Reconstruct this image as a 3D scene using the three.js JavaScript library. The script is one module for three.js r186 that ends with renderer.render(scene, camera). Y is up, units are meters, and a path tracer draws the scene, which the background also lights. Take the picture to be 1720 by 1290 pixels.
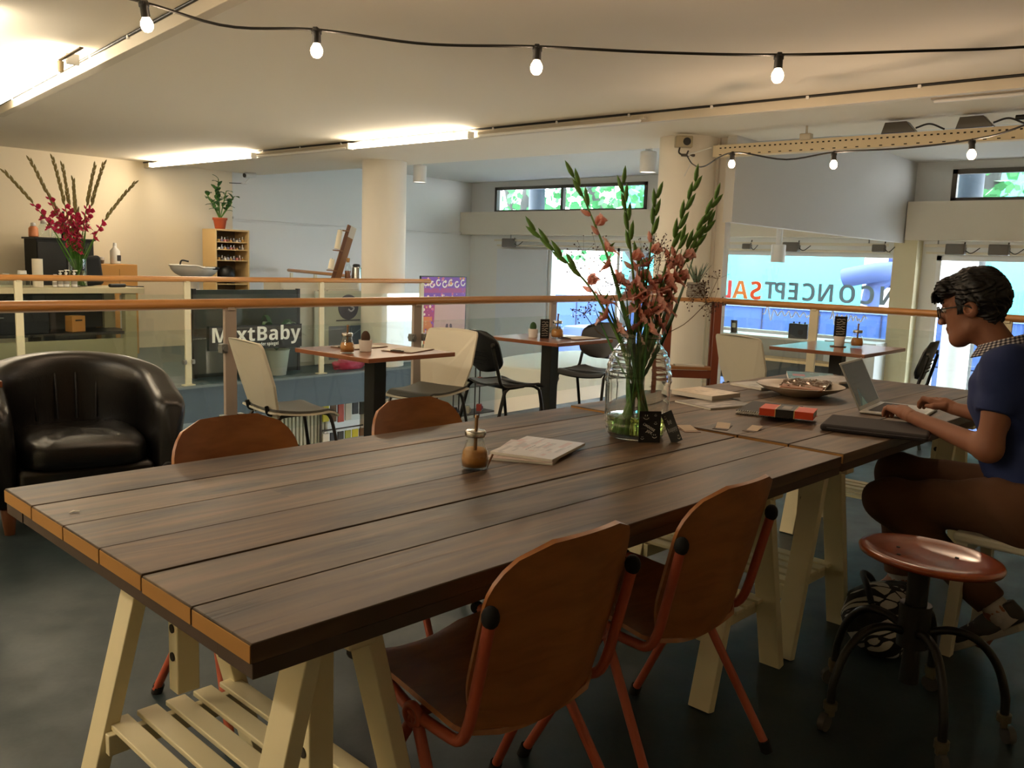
import * as THREE from 'three';
import { mergeGeometries, mergeVertices } from 'three/addons/utils/BufferGeometryUtils.js';
import { RoundedBoxGeometry } from 'three/addons/geometries/RoundedBoxGeometry.js';
import { TextGeometry } from 'three/addons/geometries/TextGeometry.js';
import { FontLoader } from 'three/addons/loaders/FontLoader.js';
import { RectAreaLightUniformsLib } from 'three/addons/lights/RectAreaLightUniformsLib.js';

// ---------------------------------------------------------------- camera, sky, exposure
const scene = new THREE.Scene();
const camera = new THREE.PerspectiveCamera(47.393, 1720 / 1290, 0.05, 200);
{
  const yaw = 0.8591, pitch = -0.1381, roll = 0.0342;
  const f = new THREE.Vector3(Math.sin(yaw) * Math.cos(pitch), Math.sin(pitch), -Math.cos(yaw) * Math.cos(pitch));
  const r = new THREE.Vector3(Math.cos(yaw), 0, Math.sin(yaw)), u = new THREE.Vector3().crossVectors(r, f);
  camera.position.set(-0.704, 1.338, 1.114);
  camera.up.copy(u).multiplyScalar(Math.cos(roll)).addScaledVector(r, -Math.sin(roll));
  camera.lookAt(camera.position.clone().add(f));
}
scene.background = new THREE.Color(0.90, 0.96, 1.0);
scene.backgroundIntensity = 17.0;
const renderer = new THREE.WebGLRenderer({ antialias: true });
renderer.toneMapping = THREE.LinearToneMapping;
renderer.toneMappingExposure = 0.94;
renderer.shadowMap.enabled = true;
RectAreaLightUniformsLib.init();
const TUBE_COLOR = 0xfff0d8, BULB_COLOR = 0xffdcb8;
const TUBE_GLOW = 9, TUBE_POWER = 25, BULB_GLOW = 14, BULB_POWER = 1.0;

// ---------------------------------------------------------------- helpers
const V3 = (x, y, z) => new THREE.Vector3(x, y, z);
let seed = 7;
function rnd(a = 0, b = 1) { seed = (seed + 0x6D2B79F5) | 0; let t = Math.imul(seed ^ (seed >>> 15), 1 | seed); t = (t + Math.imul(t ^ (t >>> 7), 61 | t)) ^ t; return a + (b - a) * (((t ^ (t >>> 14)) >>> 0) / 4294967296); }
const used = {};
function numbered(n) { const k = used[n] = (used[n] ?? -1) + 1; return k ? n + '_' + String(k).padStart(3, '0') : n; }
function clean(g) {
  if (g.index) g = g.toNonIndexed();
  for (const k of Object.keys(g.attributes)) if (!['position', 'normal', 'uv'].includes(k)) g.deleteAttribute(k);
  if (!g.attributes.uv) g.setAttribute('uv', new THREE.BufferAttribute(new Float32Array(g.attributes.position.count * 2), 2));
  if (!g.attributes.normal) g.computeVertexNormals();
  return g;
}
const merge = (list) => { const g = mergeGeometries(list.flat(9).map(clean)); g.morphAttributes = {}; return g; };
function shade(o) { o.castShadow = true; o.receiveShadow = true; return o; }
function part(name, geos, m, parent) {
  const g = Array.isArray(geos) ? merge(geos) : geos, o = shade(new THREE.Mesh(g, m)); o.name = name; parent.add(o); return o;
}
function tag(o, label, category, group, kind) { if (label) o.userData.label = label; if (category) o.userData.category = category; if (group) o.userData.group = group; if (kind) o.userData.kind = kind; return o; }
function thing(name, label, category, pos = [0, 0, 0], turn = 0, group) {
  const o = new THREE.Group(); o.name = numbered(name); scene.add(o); o.position.set(...pos); o.rotation.y = turn; return tag(o, label, category, group);
}
function single(name, label, category, geos, m, pos = [0, 0, 0], turn = 0, group) {
  const o = part(numbered(name), geos, m, scene); o.position.set(...pos); o.rotation.y = turn; return tag(o, label, category, group);
}
function struct(name, geos, m, label, category) { const o = part(name, geos, m, scene); o.userData.kind = 'structure'; return tag(o, label, category); }
function copy(o, pos, turn, label) { const c = o.clone(); c.name = numbered(o.name.replace(/_\d+$/, '')); scene.add(c); if (pos) c.position.set(...pos); if (turn !== undefined) c.rotation.y = turn; if (label) c.userData = { ...c.userData, label }; return c; }
// geometry: every helper returns a geometry in the parent's axes
const at = (g, x = 0, y = 0, z = 0, rx = 0, ry = 0, rz = 0) => { if (rx || ry || rz) g.applyMatrix4(new THREE.Matrix4().makeRotationFromEuler(new THREE.Euler(rx, ry, rz))); return g.translate(x, y, z); };
const box = (w, h, d, x = 0, y = 0, z = 0, rx, ry, rz) => at(metric(new THREE.BoxGeometry(w, h, d)), x, y, z, rx, ry, rz);
const rbox = (w, h, d, r, x = 0, y = 0, z = 0, rx, ry, rz) => at(new RoundedBoxGeometry(w, h, d, 2, Math.min(r, w / 2.01, h / 2.01, d / 2.01)), x, y, z, rx, ry, rz);
const span = (x0, x1, y0, y1, z0, z1) => box(x1 - x0, y1 - y0, z1 - z0, (x0 + x1) / 2, (y0 + y1) / 2, (z0 + z1) / 2);
const cyl = (r0, r1, h, x = 0, y = 0, z = 0, n = 20, rx, ry, rz) => at(new THREE.CylinderGeometry(r1, r0, h, n), x, y, z, rx, ry, rz);
const ball = (r, x = 0, y = 0, z = 0, sx = 1, sy = 1, sz = 1, n = 14) => new THREE.SphereGeometry(r, n, Math.max(6, n >> 1)).scale(sx, sy, sz).translate(x, y, z);
const lathe = (pts, n = 28, x = 0, y = 0, z = 0) => new THREE.LatheGeometry(pts.map((p) => new THREE.Vector2(p[0], p[1])), n).translate(x, y, z);
const curve = (pts, closed = false, tension = 0.5) => new THREE.CatmullRomCurve3(pts.map((p) => Array.isArray(p) ? V3(...p) : p), closed, 'catmullrom', tension);
const tube = (pts, r, n = 8, seg = pts.length * 6, closed = false) => new THREE.TubeGeometry(curve(pts, closed), seg, r, n, closed);
function bar(a, b, r, n = 10, r1 = r) { // straight round bar with closed ends
  const A = V3(...a), B = V3(...b), d = B.clone().sub(A), g = new THREE.CylinderGeometry(r1, r, d.length(), n);
  return g.applyMatrix4(new THREE.Matrix4().makeRotationFromQuaternion(new THREE.Quaternion().setFromUnitVectors(V3(0, 1, 0), d.clone().normalize()))).translate((A.x + B.x) / 2, (A.y + B.y) / 2, (A.z + B.z) / 2);
}
function beam(a, b, w, t, bev = 0.003, roll = 0) { // straight board from a to b: w across, t thick; w lies along the side vector that is horizontal
  const A = V3(...a), B = V3(...b), y = B.clone().sub(A), L = y.length(); y.normalize();
  let x = V3(Math.cos(roll), 0, Math.sin(roll)); const z = new THREE.Vector3().crossVectors(x, y).normalize(); x = new THREE.Vector3().crossVectors(y, z);
  return new RoundedBoxGeometry(w, L, t, 1, bev).applyMatrix4(new THREE.Matrix4().makeBasis(x, y, z)).translate((A.x + B.x) / 2, (A.y + B.y) / 2, (A.z + B.z) / 2);
}
function metric(g) { // uv in metres, by the face's own direction
  g = g.index ? g.toNonIndexed() : g; const p = g.attributes.position, n = g.attributes.normal, uv = new Float32Array(p.count * 2);
  for (let i = 0; i < p.count; i++) { const ax = Math.abs(n.getX(i)), ay = Math.abs(n.getY(i)), az = Math.abs(n.getZ(i)); const [u, v] = ay >= ax && ay >= az ? [p.getX(i), p.getZ(i)] : ax >= az ? [p.getZ(i), p.getY(i)] : [p.getX(i), p.getY(i)]; uv[2 * i] = u; uv[2 * i + 1] = v; }
  g.setAttribute('uv', new THREE.BufferAttribute(uv, 2)); return g;
}
function metricY(g, k = 1) { const p = g.attributes.position, uv = new Float32Array(p.count * 2); for (let i = 0; i < p.count; i++) { uv[2 * i] = p.getX(i) * k; uv[2 * i + 1] = p.getZ(i) * k; } g.setAttribute('uv', new THREE.BufferAttribute(uv, 2)); return g; }
function shape(pts, curveSegments) { const s = new THREE.Shape(); pts.forEach((p, i) => i ? (p.length === 2 ? s.lineTo(...p) : p.length === 4 ? s.quadraticCurveTo(...p) : s.bezierCurveTo(...p)) : s.moveTo(...p)); return s; }
const extrude = (s, depth, bevel = 0, seg = 8) => new THREE.ExtrudeGeometry(s, { depth, bevelEnabled: bevel > 0, bevelSize: bevel, bevelThickness: bevel, bevelSegments: 2, curveSegments: seg });
function sheet(fn, nu, nv, thick) { // closed thin shell over fn(u,v) -> Vector3, offset along its normals
  const P = [], N = [], e = 1e-3;
  for (let j = 0; j <= nv; j++) for (let i = 0; i <= nu; i++) { const u = i / nu, v = j / nv, p = fn(u, v), du = fn(Math.min(1, u + e), v).sub(fn(Math.max(0, u - e), v)), dv = fn(u, Math.min(1, v + e)).sub(fn(u, Math.max(0, v - e))); P.push(p); N.push(new THREE.Vector3().crossVectors(du, dv).normalize()); }
  const pos = [], uv = [], idx = [], W = nu + 1, M = P.length;
  for (const s of [0.5, -0.5]) P.forEach((p, k) => { const q = p.clone().addScaledVector(N[k], s * thick); pos.push(q.x, q.y, q.z); uv.push((k % W) / nu, Math.floor(k / W) / nv); });
  for (let j = 0; j < nv; j++) for (let i = 0; i < nu; i++) { const a = j * W + i, b = a + 1, c = a + W, d = c + 1; idx.push(a, b, d, a, d, c, M + a, M + d, M + b, M + a, M + c, M + d); }
  const rim = []; for (let i = 0; i < nu; i++) rim.push(i); for (let j = 0; j < nv; j++) rim.push(j * W + nu); for (let i = nu; i > 0; i--) rim.push(nv * W + i); for (let j = nv; j > 0; j--) rim.push(j * W);
  const base = pos.length / 3; // the rim has vertices of its own so that its edge stays crisp
  rim.forEach((k) => { for (const o of [k, M + k]) { pos.push(pos[3 * o], pos[3 * o + 1], pos[3 * o + 2]); uv.push(uv[2 * o], uv[2 * o + 1]); } });
  rim.forEach((_, k) => { const a = base + 2 * k, b = base + 2 * ((k + 1) % rim.length); idx.push(a, a + 1, b + 1, a, b + 1, b); });
  const g = new THREE.BufferGeometry(); g.setAttribute('position', new THREE.Float32BufferAttribute(pos, 3)); g.setAttribute('uv', new THREE.Float32BufferAttribute(uv, 2)); g.setIndex(idx); g.computeVertexNormals(); return g;
}
// ---------------------------------------------------------------- noise and textures
const hash = (x, y, s = 0) => { let h = Math.imul(x | 0, 374761393) + Math.imul(y | 0, 668265263) + Math.imul(s | 0, 1442695041); h = Math.imul(h ^ (h >>> 13), 1274126177); return ((h ^ (h >>> 16)) >>> 0) / 4294967296; };
function noise(x, y, px, py, s = 0) { const ix = Math.floor(x), iy = Math.floor(y), fx = x - ix, fy = y - iy, u = fx * fx * (3 - 2 * fx), v = fy * fy * (3 - 2 * fy), m = (a, b) => ((a % b) + b) % b; const h = (i, j) => hash(m(ix + i, px), m(iy + j, py), s); return (h(0, 0) * (1 - u) + h(1, 0) * u) * (1 - v) + (h(0, 1) * (1 - u) + h(1, 1) * u) * v; }
function fbm(x, y, px, py, oct = 4, s = 0) { let a = 0.5, t = 0, n = 0; for (let o = 0; o < oct; o++) { t += a * noise(x, y, px, py, s + o); n += a; x *= 2; y *= 2; px *= 2; py *= 2; a *= 0.5; } return t / n; }
function dataTexture(w, h, fn, srgb = true, repeat = [1, 1]) {
  const d = new Uint8Array(w * h * 4);
  for (let j = 0; j < h; j++) for (let i = 0; i < w; i++) { const c = fn(i / w, j / h, i, j), k = 4 * (j * w + i); if (typeof c === 'number') d[k] = d[k + 1] = d[k + 2] = 255 * Math.min(1, Math.max(0, c)); else for (let q = 0; q < 3; q++) d[k + q] = 255 * Math.min(1, Math.max(0, c[q])); d[k + 3] = 255; }
  const t = new THREE.DataTexture(d, w, h); t.wrapS = t.wrapT = THREE.RepeatWrapping; t.magFilter = THREE.LinearFilter; t.minFilter = THREE.LinearMipmapLinearFilter; t.generateMipmaps = true; t.repeat.set(...repeat); if (srgb) t.colorSpace = THREE.SRGBColorSpace; t.needsUpdate = true; return t;
}
function canvasTexture(w, h, draw) { const c = document.createElement('canvas'); c.width = w; c.height = h; const x = c.getContext('2d'); draw(x, w, h); const t = new THREE.CanvasTexture(c); t.colorSpace = THREE.SRGBColorSpace; return t; }
const mix3 = (a, b, t) => a.map((x, i) => x + (b[i] - x) * t);
const rgb = (h) => [(h >> 16 & 255) / 255, (h >> 8 & 255) / 255, (h & 255) / 255];
const mat = (color, roughness = 0.6, o = {}) => new THREE.MeshPhysicalMaterial({ color, roughness, ...o });
// wood: grain runs along u. Knots are dark whorls with the rings drawn round them
function woodPixels(light, dark, o = {}) {
  const { gx = 6, gy = 46, knots = [], streak = 0.5, s = 3 } = o;
  return (u, v) => {
    let vv = v, k = 0;
    for (const [ku, kv, kr] of knots) { const dx = (u - ku) / 2.4, dy = v - kv, d = Math.hypot(dx, dy) / kr; vv += Math.exp(-d * d * 0.6) * dy * 0.7; k = Math.max(k, Math.exp(-d * d * 1.7) * (0.8 + 0.2 * Math.sin(d * 14))); }
    const wav = fbm(u * 3, vv * 5, 3, 5, 3, s) * 0.9;
    const fine = noise(u * gx * 4, (vv * gy + wav * 6) * 2, gx * 4, 4096, s + 5), grain = noise(u * gx, vv * gy + wav * 9, gx, 4096, s + 9), broad = fbm(u * 4, vv * 9, 4, 9, 4, s + 13);
    const t = streak * (0.5 * grain + 0.22 * fine) + (1 - streak) * broad + 0.15 * (broad - 0.5);
    return [Math.min(1, Math.max(0, (t - 0.27) * (o.contrast ?? 1.5) + 0.1)), k];
  };
}
const woodTex = (w, h, light, dark, knot, o) => { const f = woodPixels(light, dark, o), L = rgb(light), K = rgb(dark), N = rgb(knot); return dataTexture(w, h, (u, v) => { const [t, k] = f(u, v); return mix3(mix3(L, K, t), N, k); }); };
const woodBump = (w, h, o) => { const f = woodPixels(0, 0, o); return dataTexture(w, h, (u, v) => { const [t, k] = f(u, v); return 0.75 - 0.5 * t - 0.3 * k; }, false); };
const tableKnots = [[0.22, 0.90, 0.04], [0.47, 0.55, 0.035], [0.70, 0.12, 0.04], [0.84, 0.22, 0.03], [0.29, 0.42, 0.045], [0.05, 0.62, 0.035], [0.08, 0.22, 0.05], [0.14, 0.26, 0.04], [0.33, 0.72, 0.035], [0.55, 0.30, 0.05], [0.6, 0.36, 0.035], [0.78, 0.80, 0.045], [0.9, 0.5, 0.03], [0.42, 0.12, 0.03]];
const TX = {
  plank: woodTex(1024, 512, 0x836c53, 0x3b2e25, 0x1c130d, { knots: tableKnots, gx: 4, gy: 56, streak: 0.5, s: 3, contrast: 2.0 }),
  plankBump: woodBump(1024, 512, { knots: tableKnots, gx: 4, gy: 56, streak: 0.5, s: 3, contrast: 2.3 }),
  ply: woodTex(512, 512, 0xb07038, 0x8a5022, 0x7a4520, { gx: 3, gy: 34, streak: 0.55, s: 31 }),
  beech: woodTex(512, 128, 0xc08645, 0xa06a30, 0x8a5a28, { gx: 8, gy: 14, streak: 0.5, s: 51 }),
  floor: dataTexture(512, 512, (u, v) => { const a = fbm(u * 6, v * 6, 6, 6, 5, 71), b = noise(u * 120, v * 120, 120, 120, 72); return mix3([0.135, 0.185, 0.20], [0.205, 0.26, 0.27], 0.75 * a + 0.25 * b); }),
  floorRough: dataTexture(512, 512, (u, v) => 0.36 + 0.22 * fbm(u * 9, v * 9, 9, 9, 5, 75), false),
  plaster: dataTexture(256, 256, (u, v) => 0.5 + 0.5 * (fbm(u * 16, v * 16, 16, 16, 4, 81) - 0.5), false),
  leather: dataTexture(256, 256, (u, v) => { let d = 9; const n = 26; const x = u * n, y = v * n; for (let j = -1; j < 2; j++) for (let i = -1; i < 2; i++) { const cx = Math.floor(x) + i, cy = Math.floor(y) + j, wx = ((cx % n) + n) % n, wy = ((cy % n) + n) % n; d = Math.min(d, Math.hypot(cx + hash(wx, wy, 91) - x, cy + hash(wx, wy, 92) - y)); } return 1 - d * 0.8; }, false),
  cloth: dataTexture(128, 128, (u, v) => 0.5 + 0.3 * Math.sin(u * 64 * Math.PI) * Math.sin(v * 64 * Math.PI), false),
};
const M = {
  floor: mat(0xffffff, 1, { map: TX.floor, roughnessMap: TX.floorRough, specularIntensity: 0.7 }),
  cream: mat(0xe6d8bc, 0.9, { bumpMap: TX.plaster, bumpScale: 0.0015 }),
  white: mat(0xe4e3de, 0.85, { bumpMap: TX.plaster, bumpScale: 0.001 }),
  ceiling: mat(0xe4dcca, 0.9, { bumpMap: TX.plaster, bumpScale: 0.0015 }),
  greyWall: mat(0xc9c7c2, 0.85),
  slab: mat(0x4a5a68, 0.5),
  beech: mat(0xffffff, 0.38, { map: TX.beech, clearcoat: 0.5, clearcoatRoughness: 0.3 }),
  post: mat(0xd8cfae, 0.5),
  glass: mat(0xffffff, 0.02, { transmission: 1, thickness: 0, ior: 1.5, color: new THREE.Color(0.95, 0.98, 0.97) }),
  windowGlass: mat(0xffffff, 0.01, { transmission: 1, thickness: 0, ior: 1.5 }),
  plank: mat(0xffffff, 0.44, { map: TX.plank, bumpMap: TX.plankBump, bumpScale: 0.0012, specularIntensity: 0.7 }),
  plank2: mat(0xefe2d4, 0.46, { map: TX.plank, bumpMap: TX.plankBump, bumpScale: 0.0012, specularIntensity: 0.7 }), plank3: mat(0xe2d8cc, 0.42, { map: TX.plank, bumpMap: TX.plankBump, bumpScale: 0.0012, specularIntensity: 0.7 }),
  endGrain: mat(0xa87838, 0.7), darkBoard: mat(0x4a3a2c, 0.7),
  trestle: mat(0xe6dab2, 0.55), hole: mat(0x2a2318, 0.9),
  ply: mat(0xffffff, 0.42, { map: TX.ply, clearcoat: 0.3, clearcoatRoughness: 0.35 }), plyEdge: mat(0xc08a4c, 0.6),
  salmon: mat(0xb5563a, 0.42), black: mat(0x14130f, 0.45), blackMatt: mat(0x161616, 0.75), rubber: mat(0x101010, 0.85),
  chrome: mat(0xb8b8b4, 0.22, { metalness: 1 }), steelDark: mat(0x55534e, 0.35, { metalness: 0.8 }), brass: mat(0xb08a40, 0.3, { metalness: 1 }),
  whitePlastic: mat(0xd6cfba, 0.45), blackPlastic: mat(0x151515, 0.42), greySeat: mat(0x50504a, 0.6),
  tableTop: mat(0x8a4f2c, 0.28, { clearcoat: 0.6, clearcoatRoughness: 0.2 }), tableEdge: mat(0x6a3a20, 0.45),
  whitePaint: mat(0xe8e6e0, 0.5), paper: mat(0xd8d2c6, 0.8), greyMetal: mat(0x8c8c88, 0.45, { metalness: 0.6 }),
  terracotta: mat(0xb0522c, 0.8), leafDark: mat(0x2e5a26, 0.55), stem: mat(0x5f8a34, 0.5), soil: mat(0x2c2118, 1),
  cork: mat(0xb58a58, 0.9), porcelain: mat(0xe9e6df, 0.25), honey: mat(0xb87a34, 0.75),
};
const fontBold = await new FontLoader().loadAsync('fonts/droid/droid_sans_bold.typeface.json');
const TURN = -0.0515, tc = Math.cos(TURN), ts = Math.sin(TURN); // the big table stands a little askew in the room
const tp = (x, y, z) => [x * tc + z * ts, y, -x * ts + z * tc];   // table axes -> room
// ---------------------------------------------------------------- the building
const CEIL = 2.9, CEIL2 = 3.29, SALON = -0.449, LOW = -3.3, NZ = -4.03, FZ = -9.775, RX = 7.76, BACK = -14.53, WX = 15.68, RAIL = 0.972;
{
  struct('floor', [span(-3.2, RX - 0.03, -0.35, 0, NZ + 0.05, 4.2)], M.floor, 'dark blue green mottled vinyl floor of the cafe gallery', 'floor');
  struct('floor_salon', [span(-3.2, 10.2, SALON - 0.49, SALON, BACK, FZ + 0.03)], mat(0x3f5560, 0.45), 'grey blue salon floor across the stairwell void', 'floor');
  const fas = struct('trim_1', [span(-3.2, 10.24, SALON - 0.5, SALON - 0.03, FZ + 0.03, FZ + 0.07)], M.slab, 'slate blue painted edge of the far gallery slab', 'edge board');
  part('ledge', [span(-3.2, 10.24, SALON - 0.03, SALON + 0.0, FZ + 0.03, FZ + 0.11)], mat(0x6d7a80, 0.5), fas);
  struct('floor_lower', [span(-3.2, 24, LOW - 0.2, LOW, BACK - 0.2, 4.2)], mat(0xdedcd6, 0.6), 'pale floor of the shop below', 'floor');
  struct('ceiling', [span(-3.2, 9.5, CEIL, CEIL + 0.45, BACK - 0.2, 4.2)], M.ceiling, 'low cream plaster ceiling over cafe and salon', 'ceiling');
  struct('ceiling_bay', [span(9.5, WX + 0.3, CEIL2, CEIL2 + 0.3, BACK - 0.3, 4.2)], mat(0xcfccc4, 0.9), 'higher pale ceiling beside the street windows', 'ceiling');
  struct('wall_back', [span(-3.2, 8.857, SALON - 0.4, CEIL, BACK - 0.15, BACK)], M.cream, 'cream salon wall behind the counter', 'wall');
  struct('wall_bay', [span(8.857, WX + 0.3, LOW, CEIL2, BACK - 0.2, BACK - 0.05), span(-3.2, 8.9, LOW, SALON - 0.3, BACK - 0.2, BACK - 0.05)], M.white, 'tall white wall between the salon and the street windows', 'wall');
  struct('baseboard_bay', [span(8.87, WX, 2.0, 2.045, BACK - 0.06, BACK + 0.0), span(8.87, WX, 1.955, 1.975, BACK - 0.06, BACK - 0.02)], M.white, 'white ledge moulding along the tall bay wall', 'moulding');
  struct('wall_left', [span(-3.35, -3.2, LOW, CEIL, BACK - 0.2, 4.2)], M.cream, 'cream end wall at the far left', 'wall');
  struct('wall_front', [span(-3.2, WX + 0.3, LOW, CEIL2, 4.2, 4.35)], M.cream, 'cream wall behind the viewer', 'wall');
  struct('wall_downstand', [span(8.95, WX, 1.9, CEIL2, -3.98, -3.86)], M.greyWall, 'grey white panel wall hanging above the shop window', 'wall');
  // street wall with its openings
  const open = [[-13.763, -9.35, 2.53, 3.158], [-11.95, -8.0, -1.5, 1.73], [-7.9, -4.03, 0.12, 1.70], [-3.39, -1.5, -1.9, 1.70], [-3.27, -1.5, 2.60, 3.153], [-7.6, -4.2, -2.8, -0.35]];
  const zs = [...new Set([BACK - 0.2, 4.2, ...open.flatMap((o) => [o[0], o[1]])])].sort((a, b) => a - b), ys = [...new Set([LOW, CEIL2, ...open.flatMap((o) => [o[2], o[3]])])].sort((a, b) => a - b), cells = [];
  for (let i = 0; i + 1 < zs.length; i++) { let from = null; for (let j = 0; j + 1 < ys.length; j++) { const z = (zs[i] + zs[i + 1]) / 2, y = (ys[j] + ys[j + 1]) / 2, hole = open.some((o) => z > o[0] && z < o[1] && y > o[2] && y < o[3]); if (!hole && from === null) from = ys[j]; if ((hole || j + 2 === ys.length) && from !== null) { cells.push(span(WX, WX + 0.25, from, hole ? ys[j] : ys[j + 1], zs[i], zs[i + 1])); from = null; } } }
  struct('wall_right', cells, M.white, 'white street wall with shop windows and clerestory lights', 'wall');
  struct('trim_3', [span(WX - 0.4, WX, 1.99, 2.54, BACK - 0.05, -4.0), span(WX - 0.4, WX, 1.95, 2.6, -3.84, 0.6)], mat(0xd9d0bd, 0.85), 'beige boxed beam running under the clerestory windows', 'beam');
  struct('trim_4', [span(WX - 0.32, WX + 0.05, -1.4, 1.95, -4.03, -3.64)], mat(0xd3c9a6, 0.75), 'cream square pillar between the two shop windows', 'pillar');
  const fr = (name, z0, z1, y0, y1, muls, m, w, label) => {
    const win = new THREE.Group(); win.name = name; scene.add(win); tag(win, label, 'window', null, 'structure');
    part('window_frame', [span(WX - 0.03, WX + 0.08, y0, y0 + w, z0, z1), span(WX - 0.03, WX + 0.08, y1 - w, y1, z0, z1), ...[z0 + w / 2, ...muls, z1 - w / 2].map((z) => span(WX - 0.03, WX + 0.08, y0, y1, z - w / 2, z + w / 2))], m, win);
    const e = [z0, ...muls, z1]; for (let i = 0; i + 1 < e.length; i++) part('pane', [span(WX + 0.02, WX + 0.021, y0 + w, y1 - w, e[i] + w / 2, e[i + 1] - w / 2)], M.windowGlass, win);
    return win;
  };
  const dark = mat(0x5a5348, 0.6), pale = mat(0xe6e8ea, 0.5);
  fr('window_1', -13.763, -9.35, 2.53, 3.158, [-11.66], dark, 0.07, 'clerestory window in a dark frame above the salon bay');
  fr('window_2', -3.27, -1.5, 2.6, 3.153, [], dark, 0.08, 'clerestory window in a dark frame beside the grey panel wall');
  fr('window_3', -11.95, -8.0, -1.5, 1.73, [-10.0], pale, 0.07, 'shop window shining behind the flower vase');
  fr('window_4', -7.9, -4.03, 0.12, 1.7, [], pale, 0.06, 'shop window with mirrored lettering on its glass');
  fr('window_5', -3.39, -1.5, -1.9, 1.7, [], pale, 0.08, 'shop window behind the man in the blue shirt');
  fr('window_6', -7.6, -4.2, -2.8, -0.35, [-5.9], pale, 0.06, 'low shop window under the display counter');
  struct('door_1', [span(WX - 0.06, WX - 0.01, -1.6, 1.66, -13.6, -12.0)], mat(0xdfe2e6, 0.6), 'flat white panel door beside the bright shop window', 'door');
  // pillars
  const pil = (name, x, z, r, y0, y1, label) => struct(name, [lathe([[r, y0], [r, y1 - 0.19], [r + 0.003, y1 - 0.185], [r + 0.003, y1]], 48, x, 0, z)], mat(0xf0e8d8, 0.7), label, 'pillar');
  pil('pillar_salon', 8.975, -10.15, 0.36, LOW, CEIL, 'round cream pillar at the end of the far railing');
  pil('pillar_corner', 8.95, -4.5, 0.345, LOW, CEIL, 'round cream pillar at the corner of the gallery railings');
  struct('trim_5', [span(9.10, 9.24, LOW, CEIL, -4.22, -4.02), span(9.06, 9.1, LOW, CEIL, -4.3, -4.14)], mat(0xd9d2c4, 0.7), 'pale square post beside the round corner pillar', 'post');
  struct('pillar_window', [lathe([[0.24, -1.9], [0.24, 1.66], [0.3, 1.7], [0.3, 1.86]], 32, WX + 0.75, 0, -3.15)], mat(0xe6e6e4, 0.7), 'round white pillar outside the shop window behind the man', 'pillar');
}
// ---------------------------------------------------------------- railings
function railing(a, b, posts, o, label) { // a, b: [x, z] ends; posts: distances along
  const A = V3(a[0], 0, a[1]), B = V3(b[0], 0, b[1]), L = A.distanceTo(B), t = thing('railing', label, 'railing', [A.x, 0, A.z], Math.atan2(-(B.z - A.z), B.x - A.x));
  const r = new THREE.CylinderGeometry(o.r, o.r, L, 20); const uv = r.attributes.uv; for (let i = 0; i < uv.count; i++) uv.setXY(i, uv.getY(i) * L * 0.6, uv.getX(i) * 0.8);
  part('handrail', at(r, L / 2, o.y, 0, 0, 0, Math.PI / 2), M.beech, t);
  posts.forEach((d, i) => {
    const p = part('post', [rbox(0.085, o.y - o.r - o.foot + 0.02, 0.03, 0.004, d, (o.y - o.r + o.foot + 0.02) / 2, 0), rbox(0.05, 0.02, 0.05, 0.004, d, o.y - o.r, 0)], o.m ?? M.post, t);
    part('base_plate', [rbox(0.16, 0.015, 0.09, 0.004, d, o.foot + 0.008, 0.0)], o.m ?? M.post, p);
    for (const y of o.clips) for (const s of [-0.06, 0.06]) part('glass_clamp', [rbox(0.045, 0.06, 0.05, 0.006, d + s, y, 0.015), cyl(0.018, 0.018, 0.07, d + s, y, 0.015, 12, Math.PI / 2)], M.greyMetal, p);
  });
  const e = [...(o.openStart ? [] : [-0.03]), ...posts, ...(o.openEnd ? [] : [L + 0.03])];
  for (let i = 0; i + 1 < e.length; i++) if (e[i + 1] - e[i] > 0.25) part('glass_pane', [box(e[i + 1] - e[i] - 0.1, o.glass[1] - o.glass[0], 0.002, (e[i] + e[i + 1]) / 2, (o.glass[0] + o.glass[1]) / 2, 0.0)], M.glass, t);
  return t;
}
railing([-3.2, NZ], [7.72, NZ], [0.4, 2.1, 3.8, 5.612, 7.272, 9.016, 10.7], { r: 0.033, y: 1.008, foot: -0.2, glass: [0.12, 0.85], clips: [0.25, 0.72], m: mat(0xa89a8c, 0.5) }, 'near gallery railing with thick beech handrail and glass panes behind the armchair');
railing([-3.2, FZ], [9.69, FZ], [0.3, 2.3, 4.35, 6.395, 8.466, 10.642, 12.704], { r: 0.036, y: RAIL, foot: SALON, glass: [SALON + 0.14, 0.77], clips: [SALON + 0.32] }, 'far gallery railing with beech handrail and cream posts across the void');
railing([RX, 4.2], [RX, -3.5], [1.2, 3.0, 4.801, 6.491], { r: 0.033, y: 1.008, foot: -0.2, glass: [0.12, 0.85], clips: [0.25] }, 'gallery railing with beech handrail in front of the shop window');
{
  const t = thing('railing', 'short beech handrail on cream posts behind the leaning candle board', 'railing', [9.35, 0, -11.5], 0);
  part('handrail', bar([0, 0.99, 0.1], [0.75, 1.02, -2.95], 0.033, 16), M.beech, t);
  for (const k of [0.08, 0.55, 0.95]) { const x = 0.75 * k, z = 0.1 - 3.05 * k; part('post', [span(x - 0.03, x + 0.03, SALON, 0.97, z - 0.015, z + 0.015)], M.post, t); }
}
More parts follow.
